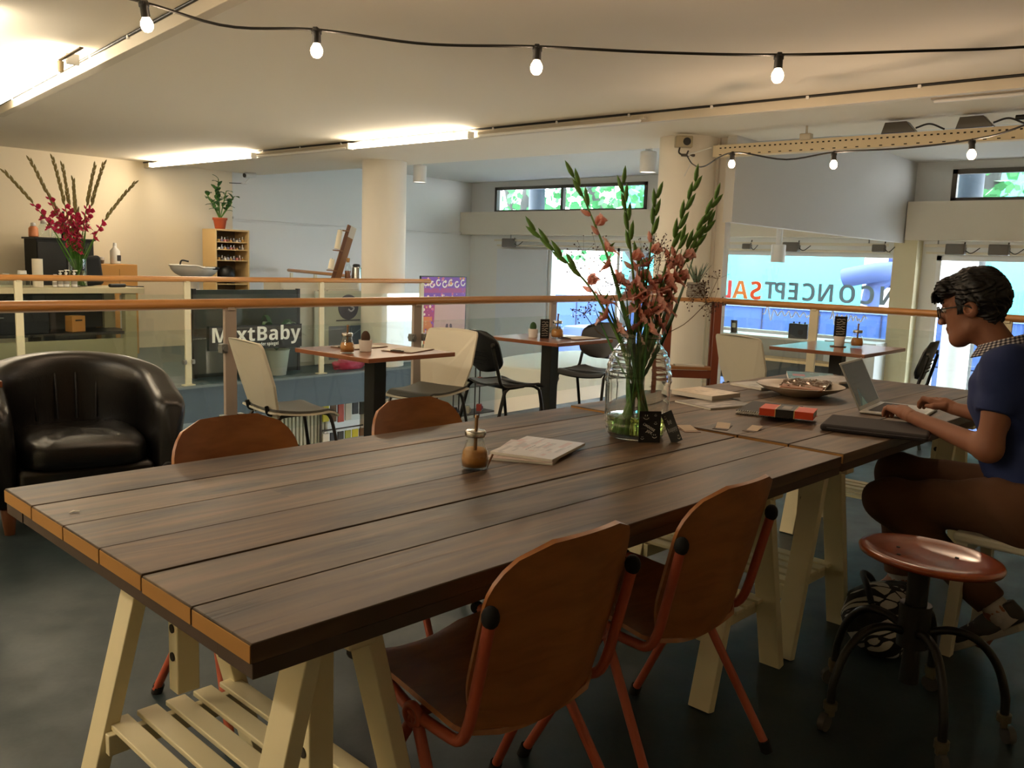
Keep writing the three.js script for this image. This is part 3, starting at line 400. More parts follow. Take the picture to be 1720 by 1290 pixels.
{ // tub armchair of black leather
  const leather = mat(0x0e0c0a, 0.34, { bumpMap: TX.leather.clone(), bumpScale: 0.0006, clearcoat: 0.25, clearcoatRoughness: 0.3 }); leather.bumpMap.repeat.set(6, 6); leather.bumpMap.needsUpdate = true;
  const t = thing('leather_armchair', 'black leather tub armchair with short wooden feet', 'armchair', [1.16, 0, -3.38], -0.26);
  // the wrap: section swept along a U from arm front round the back to the other arm front
  const prof = (k) => { const out = []; const n = 22; for (let i = 0; i <= n; i++) { const a = i / n * 2 * Math.PI; const c = Math.cos(a), s = Math.sin(a); out.push([0.075 * Math.sign(c) * Math.pow(Math.abs(c), 0.55), 0.5 * Math.sign(s) * Math.pow(Math.abs(s), 0.32)]); } return out; };
  const path = (s) => { const a = 0.37, b = 0.30, straight = 0.36, arc = Math.PI * a, tot = 2 * straight + arc, d = s * tot; if (d < straight) return [[-a, 0.30 - d], [1, 0]]; if (d < straight + arc) { const q = (d - straight) / arc * Math.PI; return [[-a * Math.cos(q), -0.06 - b * Math.sin(q)], [Math.cos(q), Math.sin(q)]]; } const e = d - straight - arc; return [[a, -0.06 + e], [-1, 0]]; };
  const NS = 56, P = prof(), pos = [], uv = [], idx = [];
  for (let i = 0; i <= NS; i++) { const s = i / NS, [[x, z], [nx, nz]] = path(s), rise = Math.pow(Math.sin(Math.PI * s), 1.3), top = 0.60 + 0.185 * rise, bot = 0.11, endk = Math.min(1, Math.min(s, 1 - s) / 0.045), sq = 0.55 + 0.45 * Math.sqrt(endk);
    P.forEach(([a, b], j) => { const y = (top + bot) / 2 + b * (top - bot) * (0.86 + 0.14 * Math.sqrt(endk)), roll = Math.max(0, b) * 0.05, w = a * sq * (1 + 0.35 * Math.max(0, b)); pos.push(x - nx * (w + roll), y, z - nz * (w + roll)); uv.push(s * 2, j / P.length); }); }
  const W = P.length; for (let i = 0; i < NS; i++) for (let j = 0; j + 1 < W; j++) { const a = i * W + j, b = a + 1, c = a + W, d = c + 1; idx.push(a, c, b, b, c, d); }
  for (const i of [0, NS]) { const c = pos.length / 3; let sx = 0, sy = 0, sz = 0; for (let j = 0; j < W; j++) { sx += pos[3 * (i * W + j)]; sy += pos[3 * (i * W + j) + 1]; sz += pos[3 * (i * W + j) + 2]; } pos.push(sx / W, sy / W, sz / W + 0.025); uv.push(0, 0); for (let j = 0; j + 1 < W; j++) idx.push(...(i ? [c, i * W + j + 1, i * W + j] : [c, i * W + j, i * W + j + 1])); }
  const g = new THREE.BufferGeometry(); g.setAttribute('position', new THREE.Float32BufferAttribute(pos, 3)); g.setAttribute('uv', new THREE.Float32BufferAttribute(uv, 2)); g.setIndex(idx); g.computeVertexNormals();
  leather.side = THREE.DoubleSide; part('tub_back', g, leather, t);
  const cush = new THREE.SphereGeometry(1, 40, 24), q = cush.attributes.position; for (let i = 0; i < q.count; i++) { const f = (v, e) => Math.sign(v) * Math.pow(Math.abs(v), e); const X = f(q.getX(i), 0.45), Y = f(q.getY(i), 0.6), Z = f(q.getZ(i), 0.45); const wr = Y > 0 ? 0.006 * Math.sin(X * 9 + Z * 14) * (1 - Math.abs(X)) + 0.004 * Math.sin(X * 23 - Z * 7) : 0; q.setXYZ(i, X * 0.285, 0.355 + Y * 0.085 + wr, 0.03 + Z * 0.31); } cush.computeVertexNormals();
  part('seat_cushion', cush, leather, t);
  part('front_panel', [rbox(0.60, 0.20, 0.5, 0.03, 0, 0.2, 0.05)], leather, t);
  for (const x of [-0.16, -0.06, 0.03, 0.12]) part('back_pleat', [tube([[x, 0.44, -0.262 + x * x * 0.6], [x * 1.05, 0.56, -0.272 + x * x * 0.6], [x * 1.1, 0.68, -0.296 + x * x * 0.6]], 0.006, 6, 12)], leather, t);
  for (const [x, z] of [[-0.34, 0.26], [0.34, 0.26], [-0.25, -0.27], [0.25, -0.27]]) part('foot', [lathe([[0, 0], [0.022, 0], [0.035, 0.12], [0, 0.12]], 16, x, 0, z)], mat(0x6b3c1c, 0.5), t);
}
{ // round wooden work stool on five castors
  const t = thing('work_stool', 'round dished wooden stool on five black legs with castors', 'stool', tp(2.0, 0, 0.31), TURN);
  const wood = mat(0xf0b088, 0.3, { map: TX.ply, clearcoat: 0.8, clearcoatRoughness: 0.18 });
  const seat = lathe([[0, 0.512], [0.05, 0.512], [0.11, 0.516], [0.15, 0.524], [0.178, 0.532], [0.195, 0.53], [0.2, 0.522], [0.196, 0.512], [0.17, 0.505], [0, 0.5]].reverse(), 48); const st = part('seat', metricY(seat, 2.2), wood, t); st.rotation.set(0.035, 0, -0.05);
  for (const [x, z] of [[0.08, 0.05], [-0.06, -0.07], [0.02, -0.1]]) part('screw', cyl(0.006, 0.006, 0.004, x, 0.516, z, 8), M.steelDark, st);
  part('column', [cyl(0.03, 0.03, 0.2, 0, 0.405, 0, 20), cyl(0.045, 0.045, 0.13, 0, 0.31, 0, 20), cyl(0.028, 0.022, 0.12, 0, 0.19, 0, 16)], M.black, t);
  for (let k = 0; k < 5; k++) {
    const a = k * 2 * Math.PI / 5 + 2.45, c = Math.cos(a), s = Math.sin(a), pt = (r, y) => [c * r, y, s * r];
    part('leg', [tube([pt(0.03, 0.29), pt(0.1, 0.31), pt(0.17, 0.295), pt(0.225, 0.235), pt(0.255, 0.15), pt(0.26, 0.085)], 0.0125, 10, 30)], M.black, t);
    const w = part('castor', [cyl(0.02, 0.02, 0.022, c * 0.26, 0.077, s * 0.26, 16), rbox(0.02, 0.03, 0.03, 0.006, c * 0.26, 0.06, s * 0.26, 0, -a, 0)], mat(0x8a7f66, 0.35, { metalness: 0.8 }), t);
    part('wheel', [at(cyl(0.027, 0.027, 0.02, 0, 0, 0, 20, Math.PI / 2), c * 0.275, 0.027, s * 0.275, 0, -a + 0.5 * k, 0)], mat(0x4a4844, 0.5), w);
  }
}
// ---------------------------------------------------------------- things on the big table
const onT = (x, z, dy = 0) => tp(x, TH + dy, z);
const clearGlass = mat(0xffffff, 0.02, { transmission: 1, thickness: 0, ior: 1.45, color: new THREE.Color(0.95, 0.98, 0.98) });
function ringed(pts, ribs) { const out = []; for (let i = 0; i + 1 < pts.length; i++) { const [r0, y0] = pts[i], [r1, y1] = pts[i + 1], n = 8; for (let k = 0; k < n; k++) { const f = k / n, y = y0 + (y1 - y0) * f; let r = r0 + (r1 - r0) * f; for (const [ry, rw, rh] of ribs) { const d = (y - ry) / rw; r += rh * Math.exp(-d * d); } out.push([r, y]); } } out.push(pts[pts.length - 1]); return out; }
{ // ribbed glass vase
  const v = thing('glass_vase', 'large ribbed clear glass jar holding pale pink gladioli', 'vase', onT(1.83, -0.615));
  const ribs = [0.045, 0.075, 0.20, 0.225, 0.25, 0.275, 0.298].map((y) => [y, 0.007, 0.0045]);
  const prof = ringed([[0.088, 0.0], [0.104, 0.02], [0.108, 0.06], [0.112, 0.14], [0.112, 0.22], [0.100, 0.28], [0.080, 0.315], [0.068, 0.33], [0.068, 0.345], [0.076, 0.352], [0.074, 0.36]], ribs);
  const solid = mat(0xffffff, 0.015, { transmission: 1, thickness: 0.01, ior: 1.45, color: new THREE.Color(0.93, 0.97, 0.97) });
  const inner = prof.filter((p) => p[1] > 0.016).map(([r, y]) => [r - 0.0045, y]).reverse();
  part('jar', [lathe([[0, 0], ...prof, ...inner, [0, 0.016]], 56)], solid, v);
  part('water', [lathe([[0, 0.017], [0.097, 0.022], [0.1025, 0.06], [0.1025, 0.075], [0, 0.075]], 40)], mat(0xffffff, 0.0, { transmission: 1, thickness: 0.05, ior: 1.33, attenuationColor: new THREE.Color(0.62, 0.72, 0.3), attenuationDistance: 0.12 }), v);
}
// gladioli
function petalGeo(l, w, c) { const g = new THREE.PlaneGeometry(w, l, 4, 5), p = g.attributes.position; for (let i = 0; i < p.count; i++) { const x = p.getX(i) / w * 2, v = p.getY(i) / l + 0.5, wd = Math.sin(Math.min(1, v * 1.05 + 0.08) * Math.PI * 0.86); p.setXYZ(i, x * w / 2 * wd, v * l, c * v * v * l + 0.10 * l * x * x * v + 0.05 * l * Math.sin(x * 5 + v * 4) * v); } g.computeVertexNormals(); return g; }
function flowerGeo(open) { const out = []; for (let k = 0; k < 6; k++) { const a = k * Math.PI / 3 + (k % 2) * 0.1, g = petalGeo(0.05, 0.046, -0.45 * open); g.rotateX(-0.25 - 0.6 * open); out.push(g.translate(0, 0, 0.004).rotateY(a)); } out.push(new THREE.ConeGeometry(0.008, 0.03, 8).rotateX(Math.PI).translate(0, 0.004, 0)); return merge(out).scale(1.1, 1.1, 1.1); }
const openFlower = flowerGeo(0.9), halfFlower = flowerGeo(0.3), budFlower = lathe([[0, -0.004], [0.008, 0.004], [0.012, 0.02], [0.008, 0.036], [0.002, 0.05], [0, 0.052]], 8), sheath = lathe([[0, -0.002], [0.006, 0.004], [0.009, 0.02], [0.006, 0.04], [0, 0.055]], 6).scale(1, 1, 0.7);
const two = { side: THREE.DoubleSide };
function gladiolus(origin, pts, o, label, group) {
  const t = thing('gladiolus', label, 'flower', origin, 0, group), c = curve(pts), n = 40, r0 = o.r ?? 0.006;
  const g = new THREE.TubeGeometry(c, n, 1, 7), p = g.attributes.position, q = new THREE.Vector3(); for (let i = 0; i < p.count; i++) { const k = Math.floor(i / 8), cp = c.getPointAt(k / n); q.fromBufferAttribute(p, i).sub(cp).multiplyScalar(r0 * (1 - 0.75 * k / n)).add(cp); p.setXYZ(i, q.x, q.y, q.z); } g.computeVertexNormals();
  part('stem', g, o.stem ?? M.stem, t);
  const side = V3(...(o.side ?? [1, 0, 0.3])).normalize(); let kk = 0;
  for (let f = o.from; f < 1; f += o.step * (f > o.bloomTo ? 0.62 : 1)) {
    const pt = c.getPointAt(Math.min(1, f)), tan = c.getTangentAt(Math.min(1, f)), s = (kk++ % 2 ? -1 : 1), out = side.clone().multiplyScalar(s).add(V3(rnd(-0.5, 0.5), 0, rnd(-0.5, 0.5) + 0.4)).addScaledVector(tan, 0.9).normalize();
    const bs = o.budSize ?? 1, open = f < o.bloomTo, half = !open && f < o.bloomTo + 0.1, green = !open && !half, sc = (open ? rnd(0.8, 1.1) : half ? 0.8 : bs * (1.0 - 0.35 * (f - o.from))) * (o.size ?? 1);
    const h = part(open || half ? 'blossom' : 'bud', open ? openFlower : half ? (kk % 2 ? halfFlower : budFlower) : sheath, green ? o.green : open && o.wilt && rnd() < o.wilt ? o.faded : o.petal, t);
    h.position.copy(pt).addScaledVector(out, 0.004); h.quaternion.setFromUnitVectors(V3(0, 1, 0), green ? tan.clone().multiplyScalar(3.6).add(out).normalize() : out); h.scale.setScalar(sc);
    if (open) { const bud = part('calyx', sheath, o.green, h); bud.scale.setScalar(0.8); }
  }
  for (const [f0, f1, w, bend] of o.leaves ?? []) { const a = c.getPointAt(f0), b = c.getPointAt(f1).addScaledVector(side, bend), fn = (u, v) => { const m = a.clone().lerp(b, v).addScaledVector(side, Math.sin(v * Math.PI) * bend * 0.4), ww = w * Math.pow(Math.sin(Math.PI * Math.min(0.97, 0.12 + v * 0.88)), 0.7); return m.addScaledVector(V3(-side.z, 0, side.x), (u - 0.5) * ww).addScaledVector(side, Math.abs(u - 0.5) * ww * 0.3); }; part('leaf', sheet(fn, 4, 16, 0.001), o.leaf ?? M.leafDark, t); }
  return t;
}
const pale = { petal: mat(0xf8c4b4, 0.75, { ...two, transmission: 0.45, thickness: 0 }), faded: mat(0xe09a88, 0.8, { ...two, transmission: 0.3, thickness: 0 }), green: mat(0x6b9442, 0.6, two), stem: mat(0x668c3e, 0.55), leaf: mat(0x447a36, 0.5, two) };
{
  const O = onT(1.83, -0.615), rows = [
    [[-0.20, 0.71, -0.35], [0.03, 0.02, 0.05], 0.44, 0.58], [[-0.08, 0.905, -0.266], [0.05, 0.02, 0.03], 0.56, 0.74], [[0.04, 0.88, -0.135], [-0.03, 0.02, 0.04], 0.46, 0.62], [[0.121, 0.843, -0.043], [-0.05, 0.02, 0.0], 0.50, 0.70],
    [[0.229, 0.914, 0.056], [-0.05, 0.02, -0.03], 0.5, 0.58], [[0.266, 0.834, 0.111], [-0.06, 0.02, -0.02], 0.5, 0.64], [[0.247, 0.753, 0.107], [-0.03, 0.02, -0.05], 0.48, 0.66], [[0.15, 0.70, 0.06], [0.0, 0.02, -0.06], 0.5, 0.8], [[0.06, 0.62, -0.07], [0.04, 0.02, -0.05], 0.5, 0.84]];
  const L = ['pale pink gladiolus leaning far out of the vase toward the cafe table', 'pale pink gladiolus whose tip crosses the clerestory window frame', 'upright pale pink gladiolus in the middle of the vase', 'pale pink gladiolus beside the corner pillar edge', 'tallest pale pink gladiolus in front of the corner pillar', 'pale pink gladiolus with its tip by the pale square post', 'pale pink gladiolus bending its green tip sideways over the pillar', 'pale pink gladiolus with large open blossoms low in the bunch', 'short pale pink gladiolus with wilted blossoms'];
  rows.forEach(([tip, base, from, to], i) => { const neck = [tip[0] * 0.14 + rnd(-0.015, 0.015), 0.34, tip[2] * 0.14 + rnd(-0.015, 0.015)]; gladiolus(O, [base, [base[0] * 0.5 + neck[0] * 0.5, 0.17, base[2] * 0.5 + neck[2] * 0.5], neck, [tip[0] * 0.45, 0.34 + (tip[1] - 0.34) * 0.46, tip[2] * 0.45], [tip[0] * 0.78, 0.34 + (tip[1] - 0.34) * 0.8, tip[2] * 0.78], tip], { ...pale, from, step: 0.062, bloomTo: to, wilt: 0.4, side: [0.65, 0, 0.75], r: 0.0085, size: 1.0, budSize: 1.45, leaves: i % 2 ? [[0.2, 0.66 + 0.02 * i, 0.042, 0.03 * (i % 3 - 1)], [0.1, 0.5, 0.045, -0.04]] : [[0.15, 0.70, 0.045, 0.035], [0.12, 0.55, 0.04, -0.03]] }, L[i], 'pale pink gladioli in the glass jar'); });
  // gypsophila sprays
  const twig = mat(0x6a5236, 0.7), tiny = mat(0x5a3f38, 0.8);
  for (const [cx, cy, cz, r, nf, label] of [[0.21, 0.50, 0.13, 0.10, 110, 'fine dry baby breath spray reaching toward the pillar shelf'], [-0.03, 0.57, -0.13, 0.14, 150, 'fine dry baby breath spray against the bright shop window'], [0.10, 0.64, 0.0, 0.10, 100, 'fine dry baby breath spray among the gladiolus tips'], [-0.10, 0.44, -0.17, 0.07, 40, 'thin low baby breath sprig over the cafe table']]) {
    const t = thing('baby_breath', label, 'flower', O, 0, 'dry filler sprays in the glass jar'), tw = [], dots = [], C = V3(cx, cy, cz), hubs = [];
    tw.push(tube([[cx * 0.05, 0.03, cz * 0.05], [cx * 0.15, 0.3, cz * 0.15], [cx * 0.7, cy * 0.8, cz * 0.7], [cx, cy - r * 0.3, cz]], 0.0014, 5, 24)); const root = V3(cx, cy - r * 0.3, cz), inBall = (q) => { let v; do v = V3(rnd(-1, 1), rnd(-1, 1), rnd(-1, 1)); while (v.length() > 1); return v.multiplyScalar(q); };
    for (let k = 0; k < 10; k++) { const h = C.clone().add(inBall(r * 0.75)); hubs.push(h); tw.push(bar(root.toArray(), h.toArray(), 0.0009, 4)); }
    for (let k = 0; k < nf; k++) { const h = hubs[k % 10], e = h.clone().add(inBall(r * 0.5)); tw.push(bar(h.toArray(), e.toArray(), 0.0005, 3)); dots.push(new THREE.IcosahedronGeometry(rnd(0.002, 0.0036), 0).translate(e.x, e.y, e.z)); }
    tag(part('twig', tw, twig, t), null, null, null, 'stuff'); tag(part('floret', dots, tiny, t), null, null, null, 'stuff');
  }
}
function sugarJar(pos, turn, label, s = 1) {
  const t = thing('sugar_pourer', label, 'sugar jar', pos, turn, 'glass sugar pourers'); t.scale.setScalar(s);
  part('jar', [lathe([[0, 0], [0.034, 0], [0.038, 0.006], [0.039, 0.03], [0.036, 0.05], [0.027, 0.072], [0.025, 0.09], [0.027, 0.1], [0.0255, 0.1], [0.0235, 0.09], [0.0255, 0.072], [0.0345, 0.05], [0.0375, 0.03], [0.036, 0.008], [0, 0.006]], 32)], clearGlass, t);
  part('sugar', [lathe([[0, 0.007], [0.0355, 0.009], [0.037, 0.03], [0.034, 0.05], [0.028, 0.058], [0.012, 0.052], [0, 0.05]], 28)], M.honey, t);
  part('lid', [lathe([[0.029, 0.092], [0.03, 0.094], [0.03, 0.106], [0.026, 0.11], [0, 0.111]], 28)], M.chrome, t);
  part('spout', [bar([0.0, 0.03, 0], [0.004, 0.145, 0], 0.005, 10), bar([0.004, 0.143, 0], [0.007, 0.15, 0], 0.0065, 10)], mat(0x8a6a4a, 0.35, { metalness: 0.7 }), t);
  return t;
}
sugarJar(onT(1.055, -0.615), 0.3, 'glass sugar pourer with brown sugar beside the magazines on the big table', 1.02);
single('stir_stick', 'short brown wooden stir stick leaning behind the sugar pourer', 'stick', [bar([0, 0.003, 0], [0.045, 0.028, -0.02], 0.003, 8)], mat(0x7a5230, 0.7), onT(1.09, -0.6));
// printed covers
const cover = (w, h, draw, r = 0.35) => mat(0xffffff, r, { map: canvasTexture(w, h, draw) });
const blotch = (bg, cols, n, seedv) => (x, w, h) => { x.fillStyle = bg; x.fillRect(0, 0, w, h); seed = seedv; for (let i = 0; i < n; i++) { x.fillStyle = cols[i % cols.length]; x.globalAlpha = 0.55; x.fillRect(rnd(0, w * 0.85), rnd(0, h * 0.9), rnd(w * 0.04, w * 0.34), rnd(h * 0.01, h * 0.09)); } x.globalAlpha = 1; };
function booklet(name, label, cat, w, d, h, pos, turn, faceMat, sideMat = M.paper, group) { // closed printed matter: pages with a cover on top and below
  const t = thing(name, label, cat, pos, turn, group); part('pages', [rbox(w, h - 0.002, d, 0.001, 0, h / 2, 0)], sideMat, t); const c = new THREE.PlaneGeometry(w, d).rotateX(-Math.PI / 2); part('cover', [at(new THREE.BoxGeometry(w, 0.0012, d), 0, h - 0.0004, 0), ], faceMat, t); part('back_cover', [box(w, 0.001, d, 0, 0.0006, 0)], sideMat, t); return t;
}
booklet('magazine', 'pale pink grey magazine lying under another behind the sugar pourer', 'magazine', 0.285, 0.205, 0.008, onT(1.335, -0.655), TURN + 0.50, cover(256, 192, blotch('#c9b4aa', ['#b79a92', '#d8c6bc', '#a58b86'], 40, 5)));
booklet('magazine', 'pale grey magazine with faint print on top of the stack', 'magazine', 0.285, 0.205, 0.008, onT(1.365, -0.648, 0.0085), TURN + 0.34, cover(512, 384, (x, w, h) => { blotch('#cfc3ba', ['#9a8f8c', '#c98f86', '#e0d6cc', '#b3a59e'], 46, 11)(x, w, h); x.fillStyle = '#7d736f'; x.font = 'bold 22px sans-serif'; for (let i = 0; i < 5; i++) x.fillRect(150 + 30 * i, 150, 22, 8); }, 0.3));
booklet('magazine', 'dark printed magazine under the beige book', 'magazine', 0.27, 0.22, 0.012, onT(2.70, -0.82), TURN - 0.25, cover(256, 256, blotch('#6f675e', ['#2e2a27', '#b3aa9e', '#4d463f', '#8c8378'], 90, 21)));
booklet('book', 'thick beige paperback on the dark printed magazine', 'book', 0.21, 0.23, 0.02, onT(2.84, -0.955, 0.013), TURN - 0.1, cover(256, 256, blotch('#cdbba2', ['#a8957c', '#8a7a68', '#dccdb6'], 30, 31)));
{
  const n = thing('spiral_notebook', 'black patterned notebook with a white spiral binding', 'notebook', onT(2.72, -0.57, 0.005), TURN + 0.28);
  part('pages', [rbox(0.30, 0.012, 0.21, 0.002, 0, 0.008, 0)], M.paper, n); part('cover', [rbox(0.305, 0.002, 0.215, 0.0008, 0, 0.015, 0), rbox(0.305, 0.002, 0.215, 0.0008, 0, 0.001, 0)], mat(0x23211f, 0.6), n);
  for (let i = 0; i < 22; i++) part('spiral_ring', new THREE.TorusGeometry(0.0085, 0.0016, 5, 12).rotateX(0.2).translate(-0.152, 0.009, -0.098 + i * 0.0093), mat(0xb8b4aa, 0.35, { metalness: 0.6 }), n);
}
{
  const b = thing('orange_notebook', 'bright orange notebook with a black paper band on the spiral notebook', 'notebook', onT(2.60, -0.43, 0.0225), TURN - 1.25);
  part('cover', [rbox(0.205, 0.003, 0.135, 0.001, 0, 0.0275, 0), rbox(0.205, 0.003, 0.135, 0.001, 0, 0.0015, 0), rbox(0.205, 0.029, 0.004, 0.001, 0, 0.0145, 0.0665)], mat(0xe0481c, 0.5), b); part('pages', [rbox(0.2, 0.023, 0.128, 0.001, 0, 0.0145, -0.003)], M.paper, b);
  const band = part('paper_band', [rbox(0.068, 0.0315, 0.138, 0.001, -0.005, 0.0145, 0.0)], mat(0x23201d, 0.5), b); part('band_stripe', [rbox(0.004, 0.0318, 0.1385, 0.001, -0.041, 0.0145, 0), rbox(0.004, 0.0318, 0.1385, 0.001, 0.031, 0.0145, 0)], mat(0xd8b070, 0.5), b); part('band_label', [rbox(0.035, 0.0005, 0.08, 0.0002, -0.005, 0.0305, 0.0)], mat(0x9a9184, 0.6), band);
}
{ // black chalk cards
  const card = (draw) => mat(0xffffff, 0.75, { map: canvasTexture(256, 380, draw) }), smile = (x, cx, cy, r) => { x.lineWidth = r * 0.22; x.strokeStyle = '#e6e2d8'; x.beginPath(); x.arc(cx, cy, r, 0.15 * Math.PI, 0.85 * Math.PI); x.stroke(); for (const s of [-1, 1]) { x.beginPath(); x.moveTo(cx + s * r * 0.35, cy - r * 0.5); x.lineTo(cx + s * r * 0.35, cy); x.stroke(); } };
  const a = thing('chalk_card', 'black card chalked with choose joy and smiling faces', 'card', onT(1.777, -0.52), TURN - 0.70), w = 0.074, h = 0.108;
  part('board', [box(w, h, 0.004, 0, h / 2, 0)], M.blackMatt, a);
  part('lettering', [new THREE.PlaneGeometry(w, h).translate(0, h / 2, 0.0024)], card((x, W, H) => { x.fillStyle = '#12110f'; x.fillRect(0, 0, W, H); smile(x, 80, 60, 36); smile(x, 190, 40, 16); smile(x, 195, 135, 20); smile(x, 190, 290, 30); smile(x, 45, 315, 22); x.fillStyle = '#e6e2d8'; x.save(); x.translate(40, 160); x.rotate(0.55); x.font = 'bold 42px sans-serif'; x.fillText('CHOOSE', 0, 0); x.restore(); x.save(); x.translate(85, 245); x.rotate(0.5); x.font = 'bold 44px sans-serif'; x.fillText('JOY.', 0, 0); x.restore(); }), a);
  a.rotation.x = 0; const b = thing('chalk_card', 'grey chalk card leaning sideways against the glass vase', 'card', onT(1.86, -0.462, 0.002), TURN - 0.62); b.rotation.z = 0.32; b.rotation.x = -0.12;
  part('board', [box(0.04, 0.11, 0.004, 0, 0.055, 0)], mat(0x3f4143, 0.7), b);
  part('lettering', [new THREE.PlaneGeometry(0.04, 0.11).translate(0, 0.055, 0.0024)], card((x, W, H) => { x.fillStyle = '#3f4244'; x.fillRect(0, 0, W, H); x.fillStyle = '#aeb2b4'; x.font = 'bold 84px sans-serif'; x.save(); x.translate(70, 150); x.fillText('be', 0, 0); x.restore(); x.font = 'bold 74px sans-serif'; x.save(); x.translate(16, 240); x.fillText('happy', 0, 0, 220); x.restore(); smile(x, 60, 50, 26); smile(x, 200, 320, 34); }), b);
}
for (const [x, z, r, w, d, col, label] of [[2.09, -0.565, 0.9, 0.10, 0.06, 0x8d6f58, 'flat tan paper leaflet beside the grey chalk card'], [2.22, -0.50, 0.35, 0.11, 0.055, 0x4a3a30, 'dark brown leaflet with a folded flap'], [2.27, -0.40, 0.1, 0.10, 0.045, 0x5b4638, 'small brown card in front of the spiral notebook']]) {
  const t = thing('leaflet', label, 'leaflet', onT(x, z, 0.0005 + (x > 2.1 ? 0.005 : 0)), TURN + r, 'loose leaflets'); part('sheet', [rbox(w, 0.0018, d, 0.0006, 0, 0.001, 0)], mat(col, 0.6), t); part('flap', [box(w * 0.7, 0.001, d * 0.9, 0.01, 0.006, 0, 0.0, 0.1, 0.12)], mat(0xc9b49a, 0.6), t);
}
{ // wide dish with a wrapped thing
  const t = thing('shallow_dish', 'wide pale dish holding a crinkled foil wrapper', 'dish', onT(3.30, -0.72, 0.0055), TURN);
  part('dish', [lathe([[0, 0], [0.09, 0], [0.1, 0.006], [0.17, 0.03], [0.205, 0.05], [0.2, 0.053], [0.16, 0.036], [0.09, 0.012], [0, 0.01]], 48)], mat(0xb8aa98, 0.35), t);
  const f = thing('foil_wrapper', 'crinkled brown cellophane packet lying in the pale dish', 'packet', onT(3.32, -0.70, 0.03), TURN + 0.3), g = sheet((u, v) => { const x = (u - 0.5) * 0.30, z = (v - 0.5) * 0.20; return V3(x, 0.022 + 0.02 * (1 - 4 * (u - 0.5) ** 2) + 0.012 * (fbm(u * 7, v * 9, 99, 99, 3, 5) - 0.5) * 2 + 0.006 * Math.sin(u * 40 + v * 9), z); }, 40, 28, 0.006); part('wrapper', g, mat(0x5d4634, 0.16, { metalness: 0.35, clearcoat: 1, clearcoatRoughness: 0.1 }), f); part('printed_end', [rbox(0.1, 0.012, 0.19, 0.004, -0.13, 0.028, 0, 0, 0, 0.08)], mat(0x8d5a3a, 0.5), f);
}
booklet('magazine', 'thin white magazine lying behind the pale dish', 'magazine', 0.26, 0.2, 0.012, onT(3.43, -0.985, 0.0055), TURN - 0.2, cover(256, 192, blotch('#bdb5a8', ['#8d857a', '#d6cfc4', '#6a645c'], 40, 41)));
{
  const t = booklet('magazine', 'teal magazine with a red patch on the far end of the table', 'magazine', 0.34, 0.25, 0.02, onT(3.95, -0.97, 0.0055), TURN + 0.5, cover(256, 192, (x, w, h) => { blotch('#2f6e74', ['#1f4f58', '#5fa0a4', '#9fb8b4'], 30, 51)(x, w, h); x.fillStyle = '#b52a3c'; x.fillRect(90, 20, 70, 50); }));
  booklet('magazine', 'pale magazine overlapping the teal one', 'magazine', 0.26, 0.2, 0.01, onT(3.86, -0.80, 0.026), TURN - 0.1, cover(256, 192, blotch('#a89c90', ['#7d7268', '#c9bdb0'], 30, 61)));
}
{ // laptop sleeve and laptop
  const t = thing('laptop_sleeve', 'dark grey padded laptop sleeve overhanging the table edge', 'sleeve', onT(2.655, -0.10, 0.006), TURN + 0.27); part('body', [new RoundedBoxGeometry(0.27, 0.026, 0.37, 4, 0.012).translate(0, 0.013, 0)], mat(0x342f30, 0.8, { bumpMap: TX.cloth, bumpScale: 0.0004 }), t); part('zipper', [tube([[-0.135, 0.013, -0.16], [-0.1365, 0.013, 0], [-0.135, 0.013, 0.16], [-0.11, 0.013, 0.1845], [0.1, 0.013, 0.1845]], 0.0022, 6, 40)], mat(0x5a5658, 0.4, { metalness: 0.5 }), t);
  const l = thing('laptop', 'open silver laptop the man is typing on', 'laptop', onT(3.183, -0.338, 0.006), TURN + 0.147), alu = mat(0xb9b6b0, 0.32, { metalness: 0.75 });
  const b = part('base', [rbox(0.36, 0.012, 0.245, 0.006, 0, 0.007, 0.122)], alu, l); part('keyboard', [rbox(0.29, 0.001, 0.1, 0.0005, 0, 0.0136, 0.078)], mat(0x2a2a2c, 0.7), b); part('trackpad', [rbox(0.11, 0.0006, 0.075, 0.0003, 0, 0.0134, 0.19)], mat(0xa5a29c, 0.3, { metalness: 0.6 }), b);
  const lid = part('lid', [rbox(0.36, 0.215, 0.006, 0.003, 0, 0.108, 0)], alu, l); lid.position.set(0, 0.012, 0.0); lid.rotation.x = -0.47;
  part('screen', [new THREE.PlaneGeometry(0.335, 0.19).translate(0, 0.11, 0.0035)], mat(0xffffff, 0.12, { map: canvasTexture(256, 160, (x, w, h) => { x.fillStyle = '#3c3f42'; x.fillRect(0, 0, w, h); x.fillStyle = '#4c5054'; x.fillRect(0, 0, w, 12); x.fillStyle = '#55595d'; for (let i = 0; i < 5; i++) x.fillRect(20, 30 + i * 22, 90 + 20 * (i % 3), 7); x.fillStyle = '#3f7f95'; x.beginPath(); x.moveTo(20, 160); x.lineTo(60, 95); x.lineTo(110, 160); x.fill(); x.fillStyle = '#86d0d8'; x.beginPath(); x.moveTo(40, 160); x.lineTo(75, 128); x.lineTo(100, 160); x.fill(); }), emissive: 0x0a0c0e }), lid);
}
single('sugar_grain', 'small white paper shred lying near the cut end of the table', 'paper shred', [rbox(0.016, 0.0015, 0.005, 0.0005, 0, 0.0015, 0, 0, 0.6, 0.06), rbox(0.012, 0.0015, 0.005, 0.0005, 0.009, 0.0017, 0.004, 0, -0.5, -0.05)], M.paper, onT(0.05, -0.865, 0.001));
